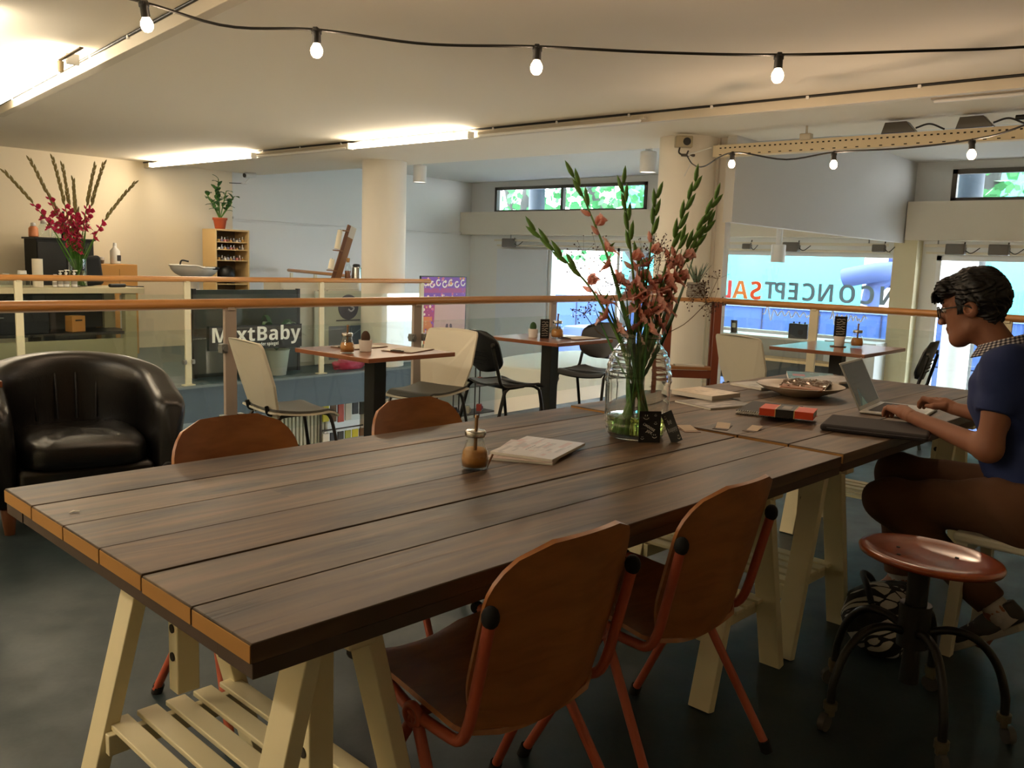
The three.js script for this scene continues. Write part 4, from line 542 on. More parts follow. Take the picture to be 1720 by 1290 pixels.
// ---------------------------------------------------------------- things on the cafe tables
function cactusPot(pos, label, kind, s = 1) { const t = thing('cactus_pot', label, 'potted plant', pos, 0, 'white pots on the cafe tables'); t.scale.setScalar(s); part('pot', [lathe([[0, 0], [0.034, 0], [0.037, 0.004], [0.044, 0.075], [0.041, 0.075], [0.038, 0.068], [0, 0.068]], 24)], M.porcelain, t); const rib = new THREE.SphereGeometry(0.026, 20, 12), p = rib.attributes.position; for (let i = 0; i < p.count; i++) { const a = Math.atan2(p.getZ(i), p.getX(i)), k = 1 + 0.1 * Math.cos(a * 10); p.setXYZ(i, p.getX(i) * k, 0.09 + p.getY(i) * 1.6, p.getZ(i) * k); } rib.computeVertexNormals(); part('cactus', rib, mat(kind, 0.85), t); return t; }
cactusPot([2.84, 0.75, -3.17], 'white pot with a brown cactus on the cafe table by the cream chairs', 0x4a3524, 1.0);
sugarJar([2.68, 0.75, -3.15], 0.5, 'glass sugar pourer beside the brown cactus', 1.15);
function clipboard(pos, turn, label) { const t = thing('clipboard', label, 'clipboard', pos, turn, 'menu clipboards on the cafe tables'); part('board', [rbox(0.22, 0.004, 0.31, 0.001, 0, 0.003, 0)], mat(0x6b4a30, 0.6), t); part('sheet', [rbox(0.205, 0.001, 0.28, 0.0004, 0, 0.0056, 0.008)], M.paper, t); part('clip', [rbox(0.09, 0.008, 0.02, 0.003, 0, 0.009, -0.145), bar([-0.03, 0.012, -0.15], [0.03, 0.012, -0.15], 0.004)], M.steelDark, t); return t; }
clipboard([3.12, 0.751, -3.08], 1.9, 'clipboard with a white menu in front of the brown cactus'); clipboard([2.98, 0.751, -3.40], 1.7, 'clipboard lying at the back edge behind the white pot');
cactusPot([4.66, 0.75, -3.31], 'white pot with a green cactus beside the small black menu stand', 0x3a5a34, 0.95);
sugarJar([4.78, 0.75, -3.16], 0.2, 'glass sugar pourer on the cafe table left of the vase', 1.3);
function menuStand(pos, turn, label, w = 0.075, h = 0.15) { const t = thing('menu_stand', label, 'sign', pos, turn, 'small black chalk menus'); part('board', [rbox(w, h, 0.008, 0.002, 0, h / 2, 0)], M.blackMatt, t); part('chalk_lines', [new THREE.PlaneGeometry(w * 0.92, h * 0.94).translate(0, h / 2, 0.0045)], mat(0xffffff, 0.8, { map: canvasTexture(96, 160, (x, W, H) => { x.fillStyle = '#161513'; x.fillRect(0, 0, W, H); x.strokeStyle = '#cfcac0'; x.lineWidth = 4; seed = 77; for (let i = 0; i < 7; i++) { x.beginPath(); x.moveTo(12, 22 + i * 20); for (let k = 1; k < 7; k++) x.lineTo(12 + k * 12, 22 + i * 20 + rnd(-6, 6)); x.stroke(); } }) }), t); return t; }
menuStand([4.72, 0.75, -3.24], -0.6, 'small black chalk menu leaning by the green cactus');
clipboard([4.95, 0.751, -3.08], 1.5, 'clipboard with a pale menu on the table left of the vase');
{ const t = thing('plant_pot', 'white pot under the black chalk menu on the window side table', 'pot', [6.40, 0.75, -1.52], 0); part('pot', [lathe([[0, 0], [0.036, 0], [0.045, 0.085], [0.04, 0.085], [0, 0.07]], 24)], M.porcelain, t); part('saucer', [cyl(0.06, 0.065, 0.006, -0.02, 0.003, 0, 20)], mat(0x5a4030, 0.6), t); }
menuStand([6.40, 0.83, -1.52], -0.9, 'black chalk menu standing in the white pot', 0.1, 0.165); sugarJar([6.52, 0.75, -1.42], 0.2, 'wooden brown sugar pourer beside the black chalk menu', 1.25);
// ---------------------------------------------------------------- the man: distance fields meshed by surface nets
function surfaceNets(f, lo, hi, cell) {
  const n = [0, 1, 2].map((k) => Math.ceil((hi[k] - lo[k]) / cell) + 1), [nx, ny, nz] = n, F = new Float32Array(nx * ny * nz), id = (i, j, k) => i + nx * (j + ny * k);
  for (let k = 0; k < nz; k++) for (let j = 0; j < ny; j++) for (let i = 0; i < nx; i++) F[id(i, j, k)] = f(lo[0] + i * cell, lo[1] + j * cell, lo[2] + k * cell);
  const vert = new Int32Array(nx * ny * nz).fill(-1), pos = [], idx = [];
  for (let k = 0; k + 1 < nz; k++) for (let j = 0; j + 1 < ny; j++) for (let i = 0; i + 1 < nx; i++) {
    let m = 0, sx = 0, sy = 0, sz = 0, c = 0; const v = []; for (let q = 0; q < 8; q++) { const d = F[id(i + (q & 1), j + (q >> 1 & 1), k + (q >> 2))]; v.push(d); if (d < 0) m |= 1 << q; }
    if (m === 0 || m === 255) continue;
    for (let a = 0; a < 8; a++) for (const b of [a ^ 1, a ^ 2, a ^ 4]) if (b > a && (v[a] < 0) !== (v[b] < 0)) { const t = v[a] / (v[a] - v[b]); sx += (a & 1) + t * ((b & 1) - (a & 1)); sy += (a >> 1 & 1) + t * ((b >> 1 & 1) - (a >> 1 & 1)); sz += (a >> 2) + t * ((b >> 2) - (a >> 2)); c++; }
    vert[id(i, j, k)] = pos.length / 3; pos.push(lo[0] + (i + sx / c) * cell, lo[1] + (j + sy / c) * cell, lo[2] + (k + sz / c) * cell);
  }
  for (let k = 1; k + 1 < nz; k++) for (let j = 1; j + 1 < ny; j++) for (let i = 1; i + 1 < nx; i++) {
    const d = F[id(i, j, k)] < 0, quad = (a, b, c, e, flip) => { const q = [a, b, c, e].map((w) => vert[w]); if (q.includes(-1)) return; flip ? idx.push(q[0], q[1], q[2], q[0], q[2], q[3]) : idx.push(q[0], q[2], q[1], q[0], q[3], q[2]); };
    if (d !== F[id(i + 1, j, k)] < 0) quad(id(i, j - 1, k - 1), id(i, j, k - 1), id(i, j, k), id(i, j - 1, k), d);
    if (d !== F[id(i, j + 1, k)] < 0) quad(id(i - 1, j, k - 1), id(i, j, k - 1), id(i, j, k), id(i - 1, j, k), !d);
    if (d !== F[id(i, j, k + 1)] < 0) quad(id(i - 1, j - 1, k), id(i, j - 1, k), id(i, j, k), id(i - 1, j, k), d);
  }
  const g = new THREE.BufferGeometry(), nor = new Float32Array(pos.length), e = cell * 0.5;
  for (let q = 0; q < pos.length; q += 3) { const [x, y, z] = [pos[q], pos[q + 1], pos[q + 2]], a = f(x + e, y, z) - f(x - e, y, z), b = f(x, y + e, z) - f(x, y - e, z), c = f(x, y, z + e) - f(x, y, z - e), l = Math.hypot(a, b, c) || 1; nor[q] = a / l; nor[q + 1] = b / l; nor[q + 2] = c / l; }
  g.setAttribute('position', new THREE.Float32BufferAttribute(pos, 3)); g.setAttribute('normal', new THREE.BufferAttribute(nor, 3)); g.setIndex(idx); return g;
}
const smin = (a, b, k) => { const h = Math.max(k - Math.abs(a - b), 0) / k; return Math.min(a, b) - h * h * k * 0.25; };
function cap(x, y, z, a, b, ra, rb) { const px = x - a[0], py = y - a[1], pz = z - a[2], bx = b[0] - a[0], by = b[1] - a[1], bz = b[2] - a[2], t = Math.min(1, Math.max(0, (px * bx + py * by + pz * bz) / (bx * bx + by * by + bz * bz || 1e-9))); return Math.hypot(px - bx * t, py - by * t, pz - bz * t) - (ra + (rb - ra) * t); }
const ell = (x, y, z, c, r) => { const a = (x - c[0]) / r[0], b = (y - c[1]) / r[1], d = (z - c[2]) / r[2], k = Math.hypot(a, b, d); return (k - 1) * Math.min(...r); };
const field = (bones, k) => (x, y, z) => { let d = 9; for (const b of bones) d = smin(d, cap(x, y, z, b[0], b[1], b[2], b[3]), k); return d; };
{
  // joints in table axes, measured from the chair's place; the origin lies on the floor below him
  const OX = 2.78, OZ = 0.36, J = (x, y, z) => [x - OX, y, z - OZ];
  const man = thing('person', 'man in a navy polo shirt and glasses typing at the table', 'person', tp(OX, 0, OZ), TURN);
  const skin = mat(0x8c5a40, 0.6), hip = [J(2.69, 0.56, 0.42), J(2.87, 0.56, 0.42)], belly = J(2.78, 0.72, 0.38), chest = J(2.78, 0.95, 0.325);
  const shL = J(2.612, 1.05, 0.325), shR = J(2.948, 1.05, 0.325), elL = J(2.585, 0.765, 0.305), elR = J(3.01, 0.80, 0.31), wrL = J(2.762, 0.812, -0.015), wrR = J(3.105, 0.815, 0.03);
  const kneeR = J(2.86, 0.565, -0.085), ankR = J(2.88, 0.13, -0.04), kneeL = J(2.665, 0.50, -0.045), ankL = J(2.675, 0.185, 0.375), neck0 = J(2.78, 1.06, 0.285), neck1 = J(2.78, 1.17, 0.195);
  const torso = [[hip[0], hip[1], 0.125, 0.125], [J(2.78, 0.58, 0.41), belly, 0.13, 0.125], [belly, chest, 0.125, 0.13], [J(2.71, 0.93, 0.325), J(2.85, 0.93, 0.325), 0.118, 0.118], [shL, shR, 0.062, 0.062], [J(2.69, 1.0, 0.34), J(2.87, 1.0, 0.34), 0.1, 0.1]];
  const armL = [[shL, elL, 0.052, 0.041], [elL, wrL, 0.041, 0.0265]], armR = [[shR, elR, 0.052, 0.041], [elR, wrR, 0.041, 0.0265]];
  const legs = [[hip[0], kneeL, 0.088, 0.055], [kneeL, ankL, 0.054, 0.036], [hip[1], kneeR, 0.088, 0.055], [kneeR, ankR, 0.054, 0.036], [ankL, J(2.68, 0.06, 0.325), 0.035, 0.03], [ankR, J(2.88, 0.055, -0.13), 0.036, 0.03]];
  const bodyF = field([...torso, ...armL, ...armR, ...legs, [neck0, neck1, 0.058, 0.055]], 0.035);
  const geos = [surfaceNets(bodyF, [-0.30, 0.0, -0.60], [0.42, 1.25, 0.24], 0.0135)];
  // head
  const hc = J(2.78, 1.232, 0.147), ca = Math.cos(0.22), sa = Math.sin(0.22), loc = (x, y, z) => { const dx = x - hc[0], dy = y - hc[1], dz = z - hc[2]; return [dx, dy * ca - dz * sa, dy * sa + dz * ca]; }; // face looks along -z, tipped down
  const headF = (x, y, z) => {
    const [a, b, c] = loc(x, y, z); let d = ell(a, b, c, [0, 0.025, 0.012], [0.074, 0.092, 0.097]); d = smin(d, ell(a, b, c, [0, -0.045, -0.022], [0.060, 0.075, 0.064]), 0.03); d = smin(d, cap(a, b, c, [-0.012, -0.106, -0.056], [0.012, -0.106, -0.056], 0.022, 0.022), 0.03);
    d = smin(d, cap(a, b, c, [-0.05, -0.078, 0.0], [-0.02, -0.108, -0.05], 0.02, 0.02), 0.03); d = smin(d, cap(a, b, c, [0.05, -0.078, 0.0], [0.02, -0.108, -0.05], 0.02, 0.02), 0.03);
    d = smin(d, cap(a, b, c, [0, 0.012, -0.087], [0, -0.036, -0.108], 0.008, 0.0115), 0.014); for (const s of [-1, 1]) { d = smin(d, Math.hypot(a - s * 0.012, b + 0.04, c + 0.1) - 0.008, 0.008); d = smin(d, cap(a, b, c, [s * 0.012, 0.026, -0.083], [s * 0.045, 0.024, -0.068], 0.009, 0.008), 0.014); d = Math.max(d, -(Math.hypot(a - s * 0.031, (b - 0.005) * 1.2, c + 0.09) - 0.015)); }
    d = smin(d, cap(a, b, c, [-0.018, -0.064, -0.083], [0.018, -0.064, -0.083], 0.007, 0.007), 0.007); d = smin(d, cap(a, b, c, [-0.015, -0.077, -0.08], [0.015, -0.077, -0.08], 0.0075, 0.0075), 0.006);
    for (const s of [-1, 1]) { const e = Math.hypot((a - s * 0.076) * 2.2, (b + 0.008) * 0.85, c - 0.02) - 0.026, hole = Math.hypot((a - s * 0.086) * 1.5, (b + 0.006) * 0.9, c - 0.014) - 0.014; d = smin(d, Math.max(e, -hole), 0.006); }
    return smin(d, cap(x, y, z, neck0, neck1, 0.058, 0.056), 0.03);
  };
  geos.push(surfaceNets(headF, [-0.11, 1.06, -0.345], [0.11, 1.40, -0.03], 0.0048));
  // hands: palm, four fingers of two bends, thumb from the side of the palm
  function hand(w, k, side, lift) { // w wrist, k middle knuckle; side +1: thumb on +x
    const W = V3(...w), K = V3(...k), d = K.clone().sub(W).normalize(), r = new THREE.Vector3().crossVectors(d, V3(0, 1, 0)).normalize().multiplyScalar(side), n = new THREE.Vector3().crossVectors(r, d).multiplyScalar(side), bones = [[W.toArray(), W.clone().lerp(K, 0.5).toArray(), 0.026, 0.028]], a = (v) => v.toArray();
    const fan = [1.0, 0.35, -0.35, -1.0], len = [0.070, 0.078, 0.073, 0.058];
    fan.forEach((f, i) => { const kn = K.clone().addScaledVector(r, f * 0.03).addScaledVector(d, -Math.abs(f) * 0.006), dn = V3(0, -1, 0); bones.push([a(W.clone().lerp(K, 0.3).addScaledVector(r, f * 0.014)), a(kn), 0.017, 0.0115]); const l = len[i] * (0.9 + 0.1 * lift), p1 = kn.clone().addScaledVector(d, l * 0.5).addScaledVector(dn, l * 0.08 * (i + 1) * 0.6), p2 = p1.clone().addScaledVector(d, l * 0.22).addScaledVector(dn, l * 0.34), p3 = p2.clone().addScaledVector(d, l * 0.04).addScaledVector(dn, l * 0.24); bones.push([a(kn), a(p1), 0.0105, 0.0092], [a(p1), a(p2), 0.0092, 0.0085], [a(p2), a(p3), 0.0085, 0.0074]); });
    const t0 = W.clone().lerp(K, 0.28).addScaledVector(r, 0.024), t1 = t0.clone().addScaledVector(r, 0.022).addScaledVector(d, 0.034).addScaledVector(V3(0, -1, 0), 0.012), t2 = t1.clone().addScaledVector(d, 0.034).addScaledVector(V3(0, -1, 0), 0.01); bones.push([a(t0), a(t1), 0.0145, 0.0115], [a(t1), a(t2), 0.0112, 0.0085]);
    const f = field(bones, 0.007), lo = [9, 9, 9], hi = [-9, -9, -9]; for (const b of bones) for (const q of [b[0], b[1]]) for (let c = 0; c < 3; c++) { lo[c] = Math.min(lo[c], q[c] - 0.036); hi[c] = Math.max(hi[c], q[c] + 0.036); } return surfaceNets(f, lo, hi, 0.0036);
  }
  geos.push(hand(wrL, J(2.868, 0.822, -0.115), 1, 0), hand(wrR, J(3.135, 0.836, -0.06), -1, 1));
  geos.forEach((g) => g.setAttribute('uv', new THREE.BufferAttribute(new Float32Array(g.attributes.position.count * 2), 2)));
  part('body', mergeGeometries(geos), skin, man);
  // shirt
  const fat = (b, e) => b.map(([p, q, r, s]) => [p, q, r + e, s + e]), slv = (s, e, k) => [s, s.map((v, i) => v + (e[i] - v) * k), 0.063, 0.060];
  const cutPlane = (x, y, z, s, e, k) => { let dx = 0, l = 0; for (let i = 0; i < 3; i++) { const v = e[i] - s[i]; dx += ([x, y, z][i] - (s[i] + v * k)) * v; l += v * v; } return dx / Math.sqrt(l); };
  const shirtT = field(fat(torso, 0.014), 0.05), wr = (x, y, z) => 0.0035 * Math.sin(y * 60 + 25 * z) * Math.sin(x * 30 + y * 18) + 0.004 * (fbm(x * 9 + 40, y * 9 + z * 7, 999, 999, 2, 3) - 0.5);
  const shirtF = (x, y, z) => { let d = Math.max(shirtT(x, y, z), 0.648 - y, y - 1.118 + (z + 0.04) * -0.35); for (const [s, e] of [[shL, elL], [shR, elR]]) { const v = slv(s, e, 0.66); d = smin(d, Math.max(cap(x, y, z, s, e, v[2], v[3]), cutPlane(x, y, z, s, e, 0.55)), 0.03); } return d + wr(x, y, z); };
  const uvless = (g) => { g.setAttribute('uv', new THREE.BufferAttribute(new Float32Array(g.attributes.position.count * 2).map((_, i) => i % 2 ? g.attributes.position.getY(i >> 1) * 8 : (g.attributes.position.getX(i >> 1) + g.attributes.position.getZ(i >> 1)) * 8), 2)); return g; };
  const shirt = part('polo_shirt', uvless(surfaceNets(shirtF, [-0.32, 0.55, -0.22], [0.34, 1.2, 0.26], 0.011)), mat(0x1c2c5c, 0.85, { bumpMap: TX.cloth, bumpScale: 0.0004, sheen: 0.3 }), man); shirt.userData.label = 'navy blue short sleeved polo shirt';
  const ging = dataTexture(64, 64, (u, v) => { const a = (Math.floor(u * 8) % 2) + (Math.floor(v * 8) % 2); return [[0.85, 0.82, 0.8], [0.45, 0.43, 0.46], [0.14, 0.13, 0.18]][a]; });
  const col = sheet((u, v) => { const a = (u - 0.5) * 2 * 2.5, nx = Math.sin(a), nz = Math.cos(a), t = V3(neck0[0], 0, 0), back = (1 + nz) / 2; return V3(neck0[0] + nx * (0.072 + 0.022 * v), 1.082 + 0.062 * back - 0.045 * v + 0.014, (-0.085 + 0.0 * back) + nz * (0.074 + 0.024 * v) + 0.02 * back - 0.02); }, 40, 6, 0.004); const cu = col.attributes.uv; for (let i = 0; i < cu.count; i++) cu.setXY(i, cu.getX(i) * 8, cu.getY(i) * 1.2);
  const collar = part('collar', col, mat(0xffffff, 0.85, { map: ging }), man); collar.userData.label = 'black and white gingham shirt collar'; const pl = part('placket', [rbox(0.03, 0.1, 0.006, 0.002, 0, 1.02, -0.158, 0.25, 0, 0)], mat(0xffffff, 0.85, { map: ging }), man);
  // trousers
  const trou = field([...fat(legs.slice(0, 4), 0.018), [hip[0], hip[1], 0.15, 0.15]], 0.05), trF = (x, y, z) => Math.max(trou(x, y, z), y - 0.665, cutPlane(x, y, z, kneeL, ankL, 0.93) - (z < -0.25 || x > 0.02 ? 9 : 0), x > 0.02 ? 0.16 - y : -9) + 0.004 * Math.sin(z * 42 + y * 30) * Math.sin(x * 25 + 1);
  const tr = part('trousers', uvless(surfaceNets(trF, [-0.28, 0.08, -0.60], [0.28, 0.72, 0.24], 0.0125)), mat(0x5a3a22, 0.9, { bumpMap: TX.cloth, bumpScale: 0.0003 }), man); tr.userData.label = 'brown cotton trousers';
  // shoes: sole and upper, the near one with its heel lifted
  for (const [p, rx, l] of [[[-0.10, 0.002, 0.0], 0.62, 'near'], [[0.10, 0.0, -0.43], 0, 'far']]) {
    const g = new THREE.Group(); g.name = 'shoe'; man.add(g); g.position.set(...p); g.rotation.x = rx ? -rx : 0;
    const up = (x, y, z) => smin(smin(cap(x, y, z, [0, 0.045, 0.02], [0, 0.035, -0.11], 0.036, 0.030), cap(x, y, z, [0, 0.05, 0.09], [0, 0.045, 0], 0.034, 0.036), 0.03), cap(x, y, z, [0, 0.06, 0.09], [0, 0.085, 0.085], 0.034, 0.036), 0.02);
    part('upper', uvless(surfaceNets((x, y, z) => Math.max(up(x, y, z), 0.014 - y, y - 0.1), [-0.06, 0.0, -0.16], [0.06, 0.14, 0.15], 0.006)), mat(0x3a3632, 0.8), g); part('sole', [extrude(shape([[-0.03, -0.14], [-0.02, -0.165, 0.02, -0.165], [0.034, -0.15, 0.036, -0.1], [0.03, 0.0], [0.033, 0.1], [0.03, 0.13, 0, 0.13], [-0.03, 0.13, -0.033, 0.1], [-0.03, 0.0], [-0.036, -0.1]]), 0.018, 0.003).rotateX(Math.PI / 2).translate(0, 0.02, 0)], mat(0xa8a298, 0.7), g); part('lace', [0, 1, 2].map((k) => tube([[-0.022, 0.072 - 0.004 * k, -0.01 - k * 0.025], [0, 0.082 - 0.006 * k, -0.012 - k * 0.025], [0.022, 0.072 - 0.004 * k, -0.01 - k * 0.025]], 0.003, 5, 8)), mat(0xc8c2b8, 0.8), g);
    if (rx) g.position.set(-0.10, 0.088, 0.01); 
  }
  for (const [k, a] of [[kneeL, ankL], [kneeR, ankR]]) part('sock', [bar(k.map((v, i) => v + (a[i] - v) * 0.82), a.map((v, i) => v + (a[i] - k[i]) * 0.10), 0.0435, 16), ball(0.047, a[0], a[1] - 0.012, a[2] + 0.004)], mat(0xa8a09a, 0.9), man);
  // hair: thick cap with a ragged fringe
  const hairF = (x, y, z) => { const [a, b, c] = loc(x, y, z); let d = ell(a, b, c, [0, 0.042, 0.022], [0.09, 0.104, 0.112]); d = smin(d, cap(a, b, c, [-0.045, 0.085, -0.07], [0.045, 0.085, -0.07], 0.03, 0.03), 0.04); d = smin(d, cap(a, b, c, [-0.058, 0.0, 0.05], [-0.04, -0.055, 0.07], 0.026, 0.014), 0.03); d = smin(d, cap(a, b, c, [0.058, 0.0, 0.05], [0.04, -0.055, 0.07], 0.026, 0.014), 0.03); d = smin(d, cap(a, b, c, [0, 0, 0.085], [0, -0.07, 0.072], 0.03, 0.016), 0.04); d += 0.010 * (fbm(a * 40 + 50, b * 18 + c * 34 + 50, 999, 999, 3, 8) - 0.5) * 2 + 0.003 * Math.sin(a * 240 + 8 * Math.sin(b * 60)); const face = Math.max(c + 0.018 + (b < -0.02 ? 0.012 : 0) + 0.012 * Math.sin(b * 50), b - 0.055 + 0.012 * Math.sin(a * 90)), low = -b - 0.03 - Math.max(0, c - 0.03) * 1.6; d = Math.max(d, -face, low - 0.02); d = Math.max(d, -(Math.hypot((Math.abs(a) - 0.08) * 0.9, b + 0.008, c - 0.02) - 0.027)); return d; };
  const hair = [uvless(surfaceNets(hairF, [-0.13, 1.08, -0.40], [0.13, 1.42, 0.03], 0.0048))]; seed = 99;
  const lw = (a, b, c) => { const y = b * ca + c * sa, z = -b * sa + c * ca; return [hc[0] + a, hc[1] + y, hc[2] + z]; };
  for (let i = 0; i < 46; i++) { const a = rnd(-0.06, 0.06), l = rnd(0.03, 0.055); hair.push(tube([lw(a, 0.085, -0.075), lw(a * 1.08 + rnd(-0.008, 0.008), 0.068, -0.101), lw(a * 1.1 + rnd(-0.012, 0.012), 0.085 - l, -0.104)], 0.0035, 4, 6)); }
  for (let i = 0; i < 30; i++) { const s = i % 2 ? 1 : -1, c = rnd(-0.02, 0.0); hair.push(tube([lw(s * 0.073, 0.03, c), lw(s * 0.078, 0.0, c - 0.002), lw(s * 0.074, -rnd(0.005, 0.024), c - 0.006)], 0.003, 4, 6)); }
  part('hair', hair, mat(0x0d0a09, 0.5), man);
  // eyes, brows and glasses
  for (const s of [-1, 1]) { const e = part('eye', [ball(0.0115, ...lw(s * 0.031, 0.005, -0.077))], mat(0xd8d0c4, 0.3), man); part('iris', [ball(0.0062, ...lw(s * 0.031, 0.001, -0.0855))], mat(0x20130c, 0.3), e); part('eyebrow', [tube([lw(s * 0.012, 0.03, -0.094), lw(s * 0.03, 0.036, -0.09), lw(s * 0.052, 0.03, -0.073)], 0.0035, 5, 10)], mat(0x0d0a09, 0.7), man); }
  const gl = new THREE.Group(); gl.name = 'glasses'; man.add(gl);
  for (const s of [-1, 1]) { const rim = []; for (let k = 0; k < 20; k++) { const q = k / 20 * 2 * Math.PI, cx = Math.cos(q), sy = Math.sin(q); rim.push(lw(s * 0.033 + 0.026 * Math.sign(cx) * Math.pow(Math.abs(cx), 0.7), -0.002 + 0.02 * Math.sign(sy) * Math.pow(Math.abs(sy), 0.7), -0.107 + 0.012 * Math.abs(s * 0.033 + 0.026 * cx) / 0.06)); } part('rim', [tube(rim, 0.0027, 6, 60, true)], M.black, gl); const lens = new THREE.CircleGeometry(0.0225, 20).scale(1.05, 0.8, 1).rotateY(Math.PI); const m4 = new THREE.Matrix4().makeRotationX(-0.22); part('lens', [lens.applyMatrix4(m4).translate(...lw(s * 0.033, -0.002, -0.101))], clearGlass, gl); part('temple', [tube([lw(s * 0.06, 0.008, -0.096), lw(s * 0.077, 0.008, -0.04), lw(s * 0.081, 0.006, 0.01), lw(s * 0.078, -0.02, 0.04)], 0.0028, 6, 16)], M.black, gl); }
  part('bridge', [tube([lw(-0.008, 0.004, -0.106), lw(0, 0.008, -0.108), lw(0.008, 0.004, -0.106)], 0.0025, 6, 8)], M.black, gl);
  // what he sits on
  const st = thing('white_stool', 'white wooden stool the man sits on', 'stool', tp(2.78, 0, 0.40), TURN); part('seat', [rbox(0.38, 0.035, 0.42, 0.012, 0, 0.437, 0.03)], mat(0xd0c8b0, 0.5), st); for (const [x, z] of [[-0.16, -0.15], [0.16, -0.15], [-0.16, 0.2], [0.16, 0.2]]) part('leg', [beam([x * 1.1, 0, z * 1.1], [x, 0.42, z], 0.04, 0.04)], mat(0xd0c8b0, 0.5), st); part('apron', [rbox(0.3, 0.05, 0.02, 0.003, 0, 0.395, -0.15)], mat(0xd0c8b0, 0.5), st);
}
{ // patterned bag on the floor
  const cells = []; seed = 1234; for (let i = 0; i < 60; i++) cells.push([rnd(), rnd()]);
  const pat = dataTexture(256, 256, (u, v) => { let d1 = 9, d2 = 9, w = 0; cells.forEach(([a, b], i) => { let dx = Math.abs(a - u), dy = Math.abs(b - v); dx = Math.min(dx, 1 - dx); dy = Math.min(dy, 1 - dy); const d = Math.hypot(dx, dy); if (d < d1) { d2 = d1; d1 = d; w = i; } else if (d < d2) d2 = d; }); return d2 - d1 > 0.022 && w % 5 ? [0.78, 0.77, 0.74] : [0.06, 0.055, 0.05]; });
  const t = thing('patterned_bag', 'black bag with white pebble pattern slumped on the floor by the stool', 'bag', tp(2.56, 0, 0.03), TURN + 0.35);
  const f = (x, y, z) => { const a = ell(x, y, z, [0, 0.09, 0], [0.24, 0.115, 0.14]); return Math.max(a + 0.022 * (fbm(x * 7 + 20, y * 8 + z * 6 + 20, 999, 999, 3, 2) - 0.5) * 2, 0.003 - y); };
  const g = surfaceNets(f, [-0.30, -0.01, -0.2], [0.30, 0.25, 0.2], 0.012), p = g.attributes.position, uv = new Float32Array(p.count * 2); for (let i = 0; i < p.count; i++) { uv[2 * i] = (p.getX(i) + 0.3 * p.getZ(i)) * 3.6; uv[2 * i + 1] = (p.getY(i) - 0.7 * p.getZ(i)) * 3.6; } g.setAttribute('uv', new THREE.BufferAttribute(uv, 2));
  part('body', g, mat(0xffffff, 0.75, { map: pat }), t); for (const z of [-0.05, 0.06]) part('strap', [tube([[-0.14, 0.18, z], [-0.1, 0.225, z * 1.4], [0.02, 0.235, z * 1.8], [0.1, 0.2, z * 1.3], [0.13, 0.17, z]], 0.011, 8, 24)], M.blackMatt, t);
}
// ---------------------------------------------------------------- the salon across the void
{
  const olive = mat(0xa8a17c, 0.6), t = thing('work_counter', 'long olive grey work counter behind the far railing', 'counter', [0, SALON, 0]);
  part('counter_top', [rbox(4.7, 0.075, 0.85, 0.005, 2.95, 0.80 - SALON - 0.037, -11.45)], mat(0xcabf9c, 0.5), t); for (const x of [0.75, 5.12]) for (const z of [-11.12, -11.78]) part('leg', [rbox(0.16, 1.17, 0.12, 0.004, x, 0.585, z)], olive, t);
  part('lower_rail', [rbox(4.5, 0.24, 0.05, 0.004, 2.95, 0.42, -11.15)], olive, t); part('lower_shelf', [rbox(4.5, 0.04, 0.7, 0.004, 2.95, 0.62, -11.45)], M.black, t); part('back_panel', [rbox(4.5, 0.5, 0.03, 0.003, 2.95, 0.9, -11.8)], mat(0x3a362e, 0.7), t); part('end_panel', [rbox(0.05, 1.1, 0.35, 0.003, 5.32, 0.56, -11.6)], M.whitePaint, t);
  const b = thing('storage_box', 'black storage crate on the shelf inside the work counter', 'box', [3.6, SALON + 0.64, -11.4]); part('body', [rbox(0.9, 0.3, 0.5, 0.01, 0, 0.15, 0)], M.blackMatt, b); part('handle', [rbox(0.2, 0.015, 0.01, 0.003, -0.2, 0.22, 0.255)], M.greyMetal, b);
  const b2 = copy(b, [2.5, SALON + 0.64, -11.4], 0, 'black storage crate at the left end of the counter shelf');
  const w = thing('wooden_block', 'orange wooden block on the counter shelf beside the crate', 'block', [4.45, SALON + 0.64, -11.3], 0.2); part('block', [rbox(0.2, 0.22, 0.16, 0.008, 0, 0.11, 0)], mat(0xb8803a, 0.6), w); part('slot', [rbox(0.1, 0.02, 0.01, 0.003, 0, 0.16, 0.08)], M.hole, w);
}
